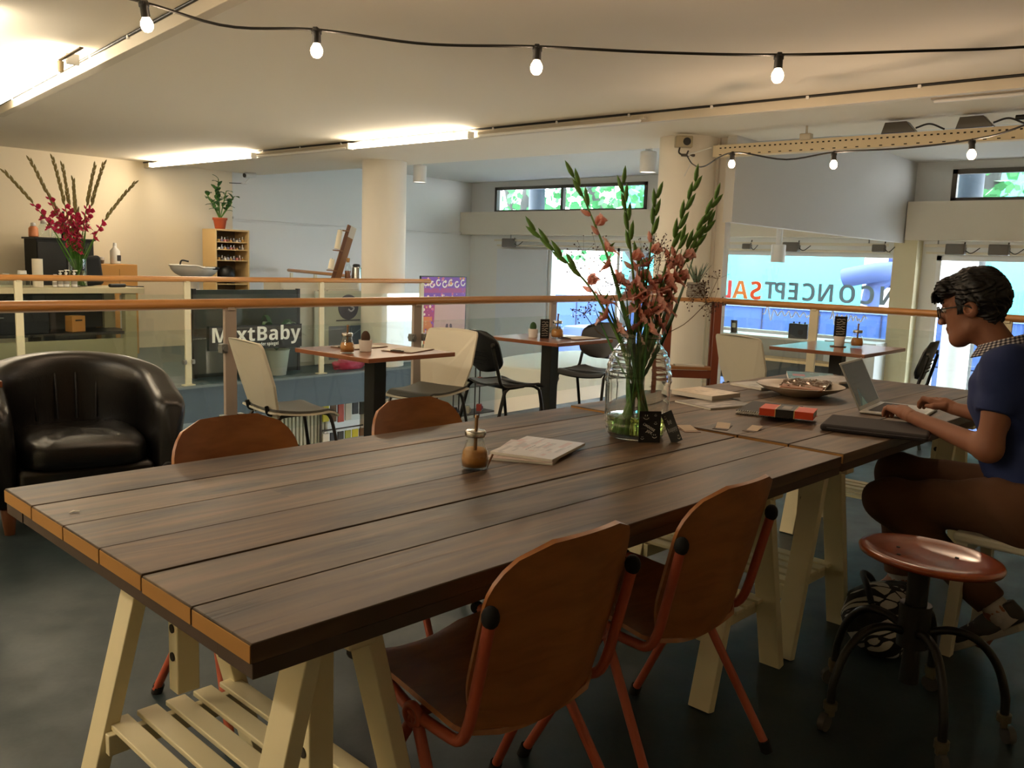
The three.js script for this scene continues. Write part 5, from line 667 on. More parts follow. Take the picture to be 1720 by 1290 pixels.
// salon flowers
{
  const v = thing('glass_vase', 'straight clear glass vase with magenta gladioli on the counter', 'vase', [4.55, 0.802, -11.4]);
  part('vase', [lathe([[0, 0], [0.11, 0], [0.115, 0.01], [0.115, 0.38], [0.108, 0.38], [0.108, 0.02], [0, 0.02]], 32)], clearGlass, v); part('water', [lathe([[0, 0.022], [0.106, 0.022], [0.106, 0.22], [0, 0.22]], 24)], mat(0xffffff, 0.02, { transmission: 1, thickness: 0.05, ior: 1.33, attenuationColor: new THREE.Color(0.8, 0.85, 0.55), attenuationDistance: 0.25 }), v);
  const pk = { petal: mat(0xd02458, 0.65, { side: THREE.DoubleSide, transmission: 0.2, thickness: 0 }), green: mat(0x7a6a38, 0.65, { side: THREE.DoubleSide }), stem: mat(0x5f8a2e, 0.55), leaf: mat(0x4a8426, 0.5, { side: THREE.DoubleSide }) };
  const tips = [[-0.87, 1.46, 0.46, 0.66], [-0.53, 1.66, 0.44, 0.66], [-0.28, 1.71, 0.40, 0.58], [-0.15, 1.63, 0.40, 0.60], [-0.04, 1.45, 0.38, 0.62], [0.27, 1.67, 0.46, 0.60], [0.43, 1.71, 0.46, 0.58], [0.89, 1.5, 0.40, 0.52], [-0.32, 1.22, 0.40, 0.72], [0.02, 1.02, 0.44, 0.86]];
  const L = ['magenta gladiolus leaning furthest toward the salon end wall', 'magenta gladiolus with a tall bare tip above the black cabinet', 'tall magenta gladiolus in the middle of the salon bunch', 'magenta gladiolus beside the tallest salon stem', 'magenta gladiolus low in the middle of the salon bunch', 'magenta gladiolus rising toward the fluorescent tube', 'magenta gladiolus with few blossoms beside the fluorescent tube', 'magenta gladiolus bent furthest toward the potted plant', 'magenta gladiolus thick with blossoms above the bottles', 'short magenta gladiolus just above the salon vase'];
  tips.forEach(([x, y, from, to], i) => { const z = rnd(-0.12, 0.12); gladiolus([4.55, 0.80, -11.4], [[-x * 0.08, 0.03, -z * 0.3], [x * 0.03, 0.22, 0], [x * 0.12, 0.42, z * 0.2], [x * 0.42, 0.42 + (y - 0.42) * 0.42, z * 0.6], [x * 0.74, 0.42 + (y - 0.42) * 0.76, z * 0.9], [x, y, z]], { ...pk, from, step: 0.04, bloomTo: to - 0.05, side: [1, 0, 0.2], r: 0.011, size: 1.6, budSize: 1.3, leaves: [[0.12, 0.42 + 0.03 * (i % 3), 0.06, 0.03 * (i % 3 - 1)], [0.1, 0.36, 0.055, -0.04]] }, L[i], 'magenta gladioli on the salon counter'); });
}
{
  const k = thing('black_cabinet', 'black cabinet standing against the cream salon wall', 'cabinet', [5.4, SALON, -14.1]); part('body', [rbox(0.9, 1.9, 0.5, 0.01, 0, 0.95, 0)], M.blackMatt, k); part('top_board', [rbox(0.96, 0.03, 0.54, 0.005, 0, 1.915, 0)], M.black, k); part('door', [rbox(0.43, 1.8, 0.015, 0.004, -0.22, 0.95, 0.255)], M.black, k); part('door', [rbox(0.43, 1.8, 0.015, 0.004, 0.22, 0.95, 0.255)], M.black, k);
  for (const [x, h, r, c, l] of [[4.99, 0.17, 0.07, 0xd98a5a, 'bottle with an orange label on the black cabinet'], [5.15, 0.22, 0.085, 0, 'tall glass jar next to the orange bottle on the cabinet'], [5.34, 0.2, 0.08, 0, 'glass jar in the middle of the cabinet top'], [5.53, 0.22, 0.085, 0, 'glass jar behind the tall gladioli on the cabinet'], [5.7, 0.2, 0.08, 0, 'glass jar at the end of the cabinet top']]) { const j = thing('glass_jar', l, 'jar', [x, SALON + 1.931, -14.05], 0, 'jars on the black cabinet'); part('jar', [lathe([[0, 0], [r, 0], [r * 1.05, 0.02], [r, h * 0.8], [r * 0.6, h], [r * 0.55, h], [r * 0.9, h * 0.78], [r * 0.95, 0.02], [0, 0.015]], 20)], c ? mat(c, 0.4) : clearGlass, j); part('stopper', [lathe([[0, h], [r * 0.55, h], [r * 0.5, h + 0.05], [0, h + 0.06]], 14)], c ? M.whitePaint : mat(0xd8d4ca, 0.2), j); }
  const d = thing('bottle', 'dark slim bottle standing among the jars', 'bottle', [5.42, SALON + 1.931, -13.95]); part('glass', [lathe([[0, 0], [0.04, 0], [0.04, 0.22], [0.015, 0.28], [0.015, 0.4], [0, 0.4]], 16)], mat(0x1c1a14, 0.2), d); part('cap', [cyl(0.018, 0.018, 0.04, 0, 0.41, 0, 12)], M.black, d);
}
{ // small things on the counter
  const y = 0.802, z = -11.25;
  const r = thing('paper_roll', 'upright white paper towel roll on the counter', 'paper roll', [3.97, y, z]); part('roll', [lathe([[0.02, 0], [0.065, 0], [0.065, 0.37], [0.02, 0.37]], 24)], mat(0xe6ddc8, 0.9), r); part('core', [cyl(0.02, 0.02, 0.372, 0, 0.186, 0, 14)], mat(0xb09a78, 0.9), r);
  const g = thing('glass_jar', 'lidded glass jar next to the paper roll', 'jar', [3.78, y, z]); part('jar', [lathe([[0, 0], [0.1, 0], [0.1, 0.14], [0.07, 0.17], [0.066, 0.16], [0.094, 0.13], [0.094, 0.01], [0, 0.01]], 24)], clearGlass, g); part('lid', [cyl(0.055, 0.05, 0.05, 0, 0.19, 0, 16)], M.whitePaint, g);
  const g2 = copy(g, [3.58, y, z], 0, 'lidded glass jar furthest from the paper roll'); g2.scale.setScalar(0.8);
  [[4.18, 0.8, 'small white pump bottle closest to the paper roll'], [4.255, 1.05, 'second white pump bottle from the paper roll'], [4.33, 1.1, 'third white pump bottle from the paper roll'], [4.435, 1.08, 'white pump bottle right beside the salon vase']].forEach(([x, s, l]) => { const b = thing('pump_bottle', l, 'bottle', [x, y, z], 0, 'white pump bottles on the counter'); b.scale.setScalar(s); part('bottle', [lathe([[0, 0], [0.034, 0], [0.036, 0.01], [0.036, 0.12], [0.014, 0.15], [0.014, 0.165], [0, 0.165]], 18)], M.porcelain, b); part('pump', [cyl(0.018, 0.018, 0.02, 0, 0.172, 0, 12), cyl(0.006, 0.006, 0.03, 0, 0.19, 0, 8), rbox(0.06, 0.014, 0.02, 0.005, 0.012, 0.205, 0)], M.whitePaint, b); part('label', [cyl(0.0365, 0.0365, 0.05, 0, 0.06, 0, 18)], mat(0xa09a8e, 0.6), b); });
  const c = thing('hair_clipper', 'dark hair clipper with its cord lying on the counter', 'clipper', [5.0, y, -11.2], 0.2); part('body', [rbox(0.26, 0.05, 0.06, 0.02, 0, 0.025, 0)], M.black, c); part('cord', [tube([[0.12, 0.02, 0], [0.22, 0.01, 0.03], [0.34, 0.008, -0.02], [0.42, 0.006, 0.02]], 0.007, 6)], M.black, c);
  const bag = thing('black_bag', 'black cloth bag leaning on the counter behind the vase', 'bag', [4.82, y, -11.65], 0.1); part('body', [rbox(0.34, 0.42, 0.12, 0.05, 0, 0.21, 0, 0, 0, 0.12)], M.blackMatt, bag); part('handle', [tube([[-0.02, 0.4, 0], [-0.1, 0.58, 0], [-0.14, 0.56, 0], [-0.14, 0.36, 0]], 0.015, 8)], M.blackMatt, bag);
  const wb = thing('wooden_box', 'plain orange wooden cabinet against the salon wall', 'cabinet', [6.18, SALON, -13.9]); part('body', [rbox(0.62, 1.53, 0.5, 0.006, 0, 0.765, 0)], mat(0xc08a44, 0.55), wb); part('door_gap', [rbox(0.004, 1.4, 0.004, 0.001, 0, 0.75, 0.251)], M.hole, wb);
  const lb = thing('lotion_bottle', 'white lotion bottle with a dark label on the wooden cabinet', 'bottle', [6.18, SALON + 1.531, -13.8]); part('bottle', [lathe([[0, 0], [0.075, 0], [0.08, 0.02], [0.08, 0.22], [0.03, 0.28], [0.03, 0.31], [0, 0.31]], 20)], M.porcelain, lb); part('cap', [cyl(0.032, 0.026, 0.05, 0, 0.33, 0, 14)], M.whitePaint, lb); part('label', [rbox(0.07, 0.1, 0.01, 0.003, 0.03, 0.1, 0.075)], mat(0x3a302a, 0.6), lb);
  for (const [x, l] of [[5.88, 'stack of two small cups on the wooden cabinet edge'], [5.96, 'stack of small cups next to the lotion bottle']]) { const s = thing('cup_stack', l, 'cups', [x, SALON + 1.531, -13.8], 0, 'small cups on the wooden cabinet'); part('cup', [lathe([[0, 0], [0.025, 0], [0.036, 0.06], [0.032, 0.06], [0, 0.02]], 16)], mat(0x6a6258, 0.4), s); part('cup', [lathe([[0, 0], [0.025, 0], [0.036, 0.06], [0.032, 0.06], [0, 0.02]], 16, 0, 0.05, 0)], M.porcelain, s); }
}
{ // wash basin
  const t = thing('shampoo_basin', 'white shampoo basin with a black neck rest', 'basin', [6.87, 0.92, -12.5], 0.15), g = new THREE.SphereGeometry(1, 32, 16, 0, Math.PI * 2, Math.PI / 2, Math.PI / 2), p = g.attributes.position; for (let i = 0; i < p.count; i++) { const x = p.getX(i); p.setXYZ(i, x * 0.4 + (x > 0.6 ? 0.05 : 0), 0.15 + p.getY(i) * 0.2 + (x > 0 ? 0.0 : 0.03), p.getZ(i) * 0.27); } g.computeVertexNormals();
  part('bowl', g, mat(0xe4e0d6, 0.25, { side: THREE.DoubleSide }), t); part('rim', [tube([...Array(24)].map((_, k) => { const a = k / 24 * 2 * Math.PI; return [Math.cos(a) * 0.4 + (Math.cos(a) > 0.6 ? 0.05 : 0), 0.155 + (Math.cos(a) > 0 ? 0 : 0.03), Math.sin(a) * 0.27]; }), 0.016, 8, 60, true)], M.porcelain, t); part('neck_rest', [rbox(0.22, 0.05, 0.14, 0.025, 0.26, 0.15, 0.16)], M.black, t); part('tap', [tube([[-0.1, 0.15, -0.2], [-0.08, 0.26, -0.18], [0, 0.25, -0.1]], 0.014, 8), rbox(0.16, 0.02, 0.05, 0.01, -0.18, 0.18, 0.1)], M.black, t); part('pedestal', [lathe([[0.16, SALON - 0.92], [0.12, -0.6], [0.1, -0.1], [0.14, 0.0]], 24)], mat(0xd8d2c4, 0.4), t);
  const c = thing('salon_chair', 'black padded salon chair on an orange wooden base by the railing post', 'chair', [7.0, SALON, -11.7], 0.3); part('seat', [rbox(0.55, 0.14, 0.5, 0.05, 0, 0.55, 0)], M.black, c); part('backrest', [rbox(0.1, 0.6, 0.5, 0.05, 0.3, 0.85, 0, 0, 0, -0.2)], M.black, c); part('base', [rbox(0.34, 0.46, 0.36, 0.01, -0.45, 0.6, 0)], mat(0xb07a44, 0.6), c); part('frame', [tube([[-0.3, 0.02, 0.2], [-0.1, 0.4, 0.2], [0.2, 0.45, 0.2], [0.3, 0.02, 0.2]], 0.015, 8), tube([[-0.3, 0.02, -0.2], [-0.1, 0.4, -0.2], [0.2, 0.45, -0.2], [0.3, 0.02, -0.2]], 0.015, 8)], M.chrome, c);
}
{ // display shelf with little bottles and the plant
  const wd = mat(0xd2b27a, 0.55), t = thing('display_shelf', 'tall pale wooden display shelf in the salon corner', 'shelf', [8.36, SALON, -13.95], -0.05), w = 0.66, h = 2.2, d = 0.5;
  part('side_panel', [rbox(0.03, h, d, 0.003, -w / 2, h / 2, 0)], wd, t); part('side_panel', [rbox(0.03, h, d, 0.003, w / 2, h / 2, 0)], wd, t); part('back_panel', [rbox(w, h, 0.015, 0.003, 0, h / 2, -d / 2)], mat(0x6a5a44, 0.8), t); part('top_panel', [rbox(w + 0.03, 0.03, d, 0.003, 0, h, 0)], wd, t);
  const ys = [1.98, 1.84, 1.64, 1.2]; ys.forEach((y) => part('shelf_board', [rbox(w - 0.03, 0.018, d - 0.04, 0.002, 0, y, 0)], wd, t));
  const cols = [0xc89a4a, 0x8a5a4a, 0xd8d0c0, 0x7a6a80, 0xb88a3a, 0x9a9aa0, 0xc07060, 0x504840]; seed = 311;
  const rowName = ['top', 'middle', 'third'];
  ys.slice(0, 3).forEach((y, r) => { for (let i = 0; i < 9; i++) { const x = -0.26 + i * 0.064, hh = rnd(0.05, 0.085), b = thing('nail_polish', 'tiny nail polish bottle on the ' + rowName[r] + ' board of the display shelf', 'bottle', [8.36 + x, SALON + y + 0.009, -13.78 - 0.05 * x], 0, 'nail polish bottles on the ' + rowName[r] + ' board'); part('bottle', [rbox(0.04, hh * 0.6, 0.04, 0.006, 0, hh * 0.3, 0)], mat(cols[(i * 3 + r * 2) % 8], 0.3), b); part('cap', [cyl(0.013, 0.011, hh * 0.6, 0, hh * 0.9, 0, 8)], i % 3 ? M.chrome : M.black, b); } });
  const hd = thing('hair_helmet', 'black rounded hood on the lower board of the display shelf', 'hood', [8.3, SALON + 1.21, -13.85]); part('hood', [ball(0.17, 0, 0.17, 0, 1, 1, 0.9, 20)], M.black, hd); part('neck', [cyl(0.06, 0.06, 0.06, 0.1, 0.03, 0, 12)], M.black, hd);
  const p = thing('potted_plant', 'green leafy plant in a terracotta pot on the display shelf', 'potted plant', [8.24, SALON + 2.216, -13.95]); part('pot', [lathe([[0, 0], [0.09, 0], [0.12, 0.17], [0.135, 0.17], [0.135, 0.21], [0.12, 0.21], [0.115, 0.18], [0, 0.18]], 28)], M.terracotta, p); part('soil', [cyl(0.115, 0.115, 0.01, 0, 0.185, 0, 24)], M.soil, p);
  const leaf = sheet((u, v) => V3((u - 0.5) * 0.095 * Math.pow(Math.sin(Math.PI * Math.min(1, v * 0.97 + 0.02)), 0.7), 0.02 * Math.sin(v * 3), v * 0.14 - 0.006).add(V3(0, 0.25 * Math.abs(u - 0.5) * 0.05, 0)), 4, 6, 0.002); seed = 42;
  for (const [lx, lz, hh] of [[-0.28, 0.02, 0.44], [-0.12, 0.05, 0.52], [0.0, -0.04, 0.72], [0.1, 0.06, 0.5], [0.3, 0.0, 0.42], [0.2, 0.08, 0.3], [-0.2, 0.1, 0.3]]) { const pts = [[0, 0.18, 0], [lx * 0.4, 0.18 + hh * 0.45, lz * 0.5], [lx, 0.2 + hh, lz]]; const st = part('stalk', [tube(pts, 0.009, 6, 12)], M.stem, p), c = curve(pts); for (let k = 0; k < 7; k++) { const f = 0.45 + k * 0.09, o = part('leaf', leaf, k % 2 ? M.leafDark : mat(0x3b6b2e, 0.5), st); o.position.copy(c.getPointAt(Math.min(1, f))); o.rotation.set(rnd(-0.9, 0.2), rnd(0, 6.28), 0, 'YXZ'); } }
}
{ // leaning plank with candles; bottle and flask stand on a white cabinet behind the pillar
  const cb = thing('white_cabinet', 'white cabinet with round knobs behind the far railing', 'cabinet', [8.15, SALON, -10.95]); part('body', [rbox(1.6, 1.38, 0.45, 0.006, 0, 0.69, 0)], mat(0xd6d2c2, 0.55), cb); part('door', [rbox(0.7, 1.2, 0.02, 0.004, -0.4, 0.66, 0.235)], mat(0xdcd8ca, 0.5), cb); part('door', [rbox(0.7, 1.2, 0.02, 0.004, 0.4, 0.66, 0.235)], mat(0xdcd8ca, 0.5), cb); for (const x of [-0.09, 0.09]) part('knob', [ball(0.026, x, 1.2, 0.265)], M.black, cb);
  const Y0 = SALON + 1.381, pb = thing('candle_board', 'leaning brown plank with ledges for white candles', 'shelf', [8.55, Y0, -10.95]); pb.rotation.z = -0.36;
  part('plank', [rbox(0.16, 0.98, 0.035, 0.004, 0.06, 0.5, 0)], mat(0x8a6038, 0.65), pb); part('side_plank', [rbox(0.06, 0.98, 0.03, 0.004, -0.03, 0.5, 0.03)], mat(0x6e4526, 0.65), pb); part('glass_top', [rbox(0.15, 0.2, 0.04, 0.004, 0.065, 0.9, 0.006)], mat(0xc9bca4, 0.4), pb); for (const y of [0.14, 0.5, 0.86]) part('ledge', [rbox(0.13, 0.015, 0.12, 0.003, -0.1, y, 0.03, 0, 0, 0.3)], mat(0x8a6038, 0.65), pb);
  for (const [x, y, h, l] of [[8.47, Y0 + 0.19, 0.17, 'short white candle on the lowest ledge of the leaning plank'], [8.60, Y0 + 0.53, 0.32, 'tall white candle on the upper ledge of the leaning plank']]) { const c = thing('candle', l, 'candle', [x, y, -10.9], 0, 'white candles on the plank'); c.rotation.z = -0.2; part('wax', [cyl(0.05, 0.042, h, 0, h / 2, 0, 18)], mat(0xe6dcc4, 0.7), c); part('wick', [cyl(0.003, 0.003, 0.02, 0, h + 0.01, 0, 6)], M.black, c); }
  const b = thing('cork_bottle', 'corked bottle of amber liquid beside the leaning plank', 'bottle', [8.80, Y0, -10.86]); part('glass', [lathe([[0, 0], [0.055, 0], [0.058, 0.02], [0.058, 0.22], [0.026, 0.28], [0.026, 0.33], [0.022, 0.33], [0.05, 0.21], [0.052, 0.01], [0, 0.01]], 24)], clearGlass, b); part('amber_liquid', [lathe([[0, 0.012], [0.05, 0.012], [0.05, 0.17], [0, 0.17]], 20)], mat(0xa85a18, 0.2, { transmission: 0.4, thickness: 0 }), b); part('cork', [lathe([[0, 0.31], [0.024, 0.31], [0.034, 0.38], [0, 0.385]], 16)], M.cork, b);
  const f = thing('steel_flask', 'steel vacuum flask with a black lid next to the round pillar', 'flask', [8.97 - 0.02, Y0, -10.82]); part('body', [lathe([[0, 0], [0.085, 0], [0.085, 0.02], [0.075, 0.22], [0.06, 0.245], [0, 0.25]], 28)], M.chrome, f); part('lid', [lathe([[0.06, 0.24], [0.065, 0.26], [0.05, 0.285], [0, 0.29]], 20)], M.black, f); part('handle', [tube([[0.07, 0.22, 0], [0.12, 0.2, 0], [0.12, 0.08, 0], [0.082, 0.05, 0]], 0.011, 8)], M.black, f);
}
{ // signs and posters
  const s = thing('glass_sign', 'black strip sign reading MixtBaby kapper zonder spiegel on the far glass', 'sign', [6.31, 0.165, FZ + 0.03]); part('panel', [box(1.50, 0.335, 0.006, 0, 0, 0)], mat(0x1c1c1a, 0.5), s);
  part('lettering', [new THREE.PlaneGeometry(1.50, 0.335).translate(0, 0, 0.0042)], mat(0xffffff, 0.6, { map: canvasTexture(1024, 228, (x, w, h) => { x.fillStyle = '#20211d'; x.fillRect(0, 0, w, h); x.fillStyle = '#e6e6dc'; x.font = 'bold 176px sans-serif'; x.save(); x.translate(10, 150); x.scale(1000 / x.measureText('MixtBaby').width, 1.08); x.fillText('MixtBaby', 0, 0); x.restore(); x.font = 'bold 44px sans-serif'; x.fillText('kapper zonder spiegel', 330, 200, 420); }) }), s);
  const dk = thing('dark_backdrop', 'dark green glass backdrop behind the hanging plant leaves', 'backdrop', [6.55, SALON, -10.35]); part('panel', [rbox(1.75, 1.25, 0.04, 0.005, 0, 0.63, 0)], mat(0x202a22, 0.3), dk); part('frame', [rbox(0.05, 1.27, 0.06, 0.004, 0.87, 0.635, 0), rbox(0.05, 1.27, 0.06, 0.004, -0.87, 0.635, 0)], M.black, dk);
  const pl = thing('leafy_plant', 'large striped leaf plant in a white pot behind the sign', 'potted plant', [6.85, SALON, -10.08]); part('pot', [lathe([[0, 0], [0.14, 0], [0.19, 0.36], [0.2, 0.38], [0.18, 0.38], [0, 0.34]], 28)], mat(0xc9ccc0, 0.5), pl); seed = 8;
  for (let k = 0; k < 15; k++) { const a = k * 2.4, len = rnd(0.35, 0.6), up = rnd(0.25, 0.6), fn = (u, v) => V3(Math.cos(a) * len * v + Math.sin(a) * (u - 0.5) * 0.11 * Math.sin(Math.PI * Math.min(1, v * 0.96 + 0.03)), 0.36 + up * Math.sin(v * 2.2) * 0.9, Math.sin(a) * len * 0.35 * v - Math.cos(a) * (u - 0.5) * 0.11 * Math.sin(Math.PI * Math.min(1, v * 0.96 + 0.03))); part('leaf', sheet(fn, 4, 10, 0.002), k % 3 ? mat(0x2f5f34, 0.45) : mat(0x9db59a, 0.45), pl); }
  const bb = thing('poster_board', 'white board with a slate blue poster and a round dark emblem', 'board', [8.86, SALON, -10.62]); part('board', [rbox(1.85, 1.2, 0.03, 0.004, 0, 0.62, 0)], mat(0xc4c8b8, 0.5), bb); part('blue_poster', [rbox(1.5, 0.56, 0.006, 0.001, 0.1, 0.36, 0.018)], mat(0x51607a, 0.5), bb); part('poster_stripe', [rbox(0.004, 0.5, 0.002, 0.0005, -0.18, 0.36, 0.022), rbox(0.22, 0.012, 0.002, 0.0005, -0.05, 0.54, 0.022, 0, 0, 0.5), rbox(0.36, 0.03, 0.002, 0.0005, 0.6, 0.5, 0.022), rbox(0.26, 0.018, 0.002, 0.0005, 0.6, 0.44, 0.022)], mat(0x9db0c8, 0.5), bb);
  part('round_emblem', [cyl(0.21, 0.21, 0.006, -0.25, 0.95, 0.02, 32, Math.PI / 2), rbox(0.5, 0.02, 0.006, 0.002, -0.25, 0.73, 0.02)], mat(0x4a4a5c, 0.5), bb); part('emblem_mark', [tube([[-0.2, 1.06, 0.026], [-0.22, 0.98, 0.026], [-0.14, 0.93, 0.026], [-0.2, 0.88, 0.026], [-0.26, 0.92, 0.026]], 0.014, 6), ball(0.03, -0.12, 0.99, 0.024, 1, 1, 0.2)], mat(0xc9cad4, 0.5), bb);
  const cl = thing('pink_bundle', 'crumpled pink bag lying on the far gallery ledge', 'bag', [8.15, SALON, -9.98]); part('bundle', uvPlain(surfaceNets((x, y, z) => Math.max(ell(x, y, z, [0, 0.08, 0], [0.3, 0.14, 0.1]) + 0.05 * (fbm(x * 9 + 30, y * 9 + z * 5 + 30, 999, 999, 3, 6) - 0.5), -y), [-0.4, -0.02, -0.16], [0.4, 0.28, 0.16], 0.018)), mat(0xb82a4c, 0.6), cl); part('tie', [tube([[-0.1, 0.2, 0], [0, 0.26, 0.02], [0.1, 0.2, 0]], 0.012, 6)], mat(0x8a1a38, 0.6), cl);
  const ps = thing('lips_poster', 'framed purple pink poster of a face with dark lips', 'poster', [10.85, SALON, -10.6]); part('frame', [rbox(1.2, 1.49, 0.03, 0.003, 0, 0.745, -0.018)], M.black, ps);
  part('print', [new THREE.PlaneGeometry(1.15, 1.45).translate(0, 0.745, 0.0)], mat(0xffffff, 0.5, { map: canvasTexture(384, 480, (x, w, h) => { x.fillStyle = '#b03070'; x.fillRect(0, 0, w, h); x.fillStyle = '#e07a3a'; x.fillRect(0, h * 0.5, w * 0.24, h * 0.5); x.fillRect(0, h * 0.9, w, h * 0.1); x.fillStyle = '#7a3aa8'; x.fillRect(0, 0, w, h * 0.26); x.fillStyle = '#a83a80'; x.fillRect(0, h * 0.14, w, h * 0.06); seed = 15; for (let i = 0; i < 150; i++) { x.fillStyle = ['#f0b8b0', '#d8608a', '#f4d8c8', '#8a4ab8', '#e89a5a'][i % 5]; x.beginPath(); x.arc(rnd(0, w), rnd(0, h), rnd(3, 10), 0, 7); x.fill(); } x.strokeStyle = '#f4e6dc'; x.lineWidth = 9; for (let i = 0; i < 7; i++) { x.beginPath(); x.arc(34 + i * 54, 34 + (i % 2) * 10, 17, 0, 5.4); x.stroke(); } x.fillStyle = '#caa092'; x.beginPath(); x.moveTo(w * 0.26, h); x.lineTo(w * 0.3, h * 0.3); x.lineTo(w * 0.55, h * 0.24); x.lineTo(w, h * 0.28); x.lineTo(w, h * 0.88); x.lineTo(w * 0.36, h * 0.88); x.fill(); x.fillStyle = '#4a2a34'; x.beginPath(); x.ellipse(w * 0.58, h * 0.63, 11, 15, 0.3, 0, 7); x.fill(); x.beginPath(); x.ellipse(w * 0.67, h * 0.63, 11, 15, -0.3, 0, 7); x.fill(); x.beginPath(); x.ellipse(w * 0.62, h * 0.76, 50, 32, 0, 0, 7); x.fill(); x.fillStyle = '#8a8088'; x.fillRect(w * 0.53, h * 0.75, w * 0.18, 8); }) }), ps);
}
function uvPlain(g) { g.setAttribute('uv', new THREE.BufferAttribute(new Float32Array(g.attributes.position.count * 2), 2)); return g; }
{ // console against the corner pillar with an aloe in a woven pot
  const red = mat(0x7a3c22, 0.5), ang = -0.86, t = thing('wall_console', 'red brown wooden console with shelf in front of the corner pillar', 'console', [7.36, 0, -3.42], ang), W = 0.50;
  part('top_board', [rbox(W + 0.06, 0.035, 0.2, 0.004, 0, 1.02, 0)], mat(0xb07c48, 0.5), t); for (const s of [-1, 1]) { part('upright', [rbox(0.07, 1.0, 0.05, 0.004, s * W / 2, 0.5, 0.07)], red, t); part('upright', [rbox(0.07, 1.0, 0.05, 0.004, s * W / 2, 0.5, -0.07)], red, t); } part('shelf_board', [rbox(W, 0.03, 0.18, 0.004, 0, 0.315, 0)], mat(0xa06a3c, 0.5), t); part('apron', [rbox(W, 0.08, 0.02, 0.003, 0, 0.255, 0.07)], red, t);
  const sh = booklet('leaflet_stack', 'white leaflets lying on the console shelf', 'leaflets', 0.3, 0.12, 0.015, [7.36, 0.331, -3.42], ang, M.paper);
  const p = thing('aloe_plant', 'spiky aloe in a grey woven pot on the console', 'potted plant', [7.38, 1.043, -3.4], 0); const pot = []; for (let k = 0; k < 8; k++) pot.push(new THREE.TorusGeometry(0.085 + 0.004 * Math.sin(k), 0.012, 6, 24).rotateX(Math.PI / 2).translate(0, 0.012 + k * 0.019, 0)); part('woven_pot', [...pot, cyl(0.08, 0.085, 0.15, 0, 0.076, 0, 20)], mat(0x8f8a80, 0.85), p); seed = 5; for (let k = 0; k < 16; k++) { const a = k * 2.4, l = rnd(0.16, 0.26), o = rnd(0.25, 0.9); part('leaf', sheet((u, v) => V3(Math.cos(a) * (0.02 + o * l * v) + Math.sin(a) * (u - 0.5) * 0.026 * (1 - v), 0.15 + l * v * (1 - 0.3 * o * v), Math.sin(a) * (0.02 + o * l * v) - Math.cos(a) * (u - 0.5) * 0.026 * (1 - v)), 3, 8, 0.004), mat(0x5a6e58, 0.6), p); }
}
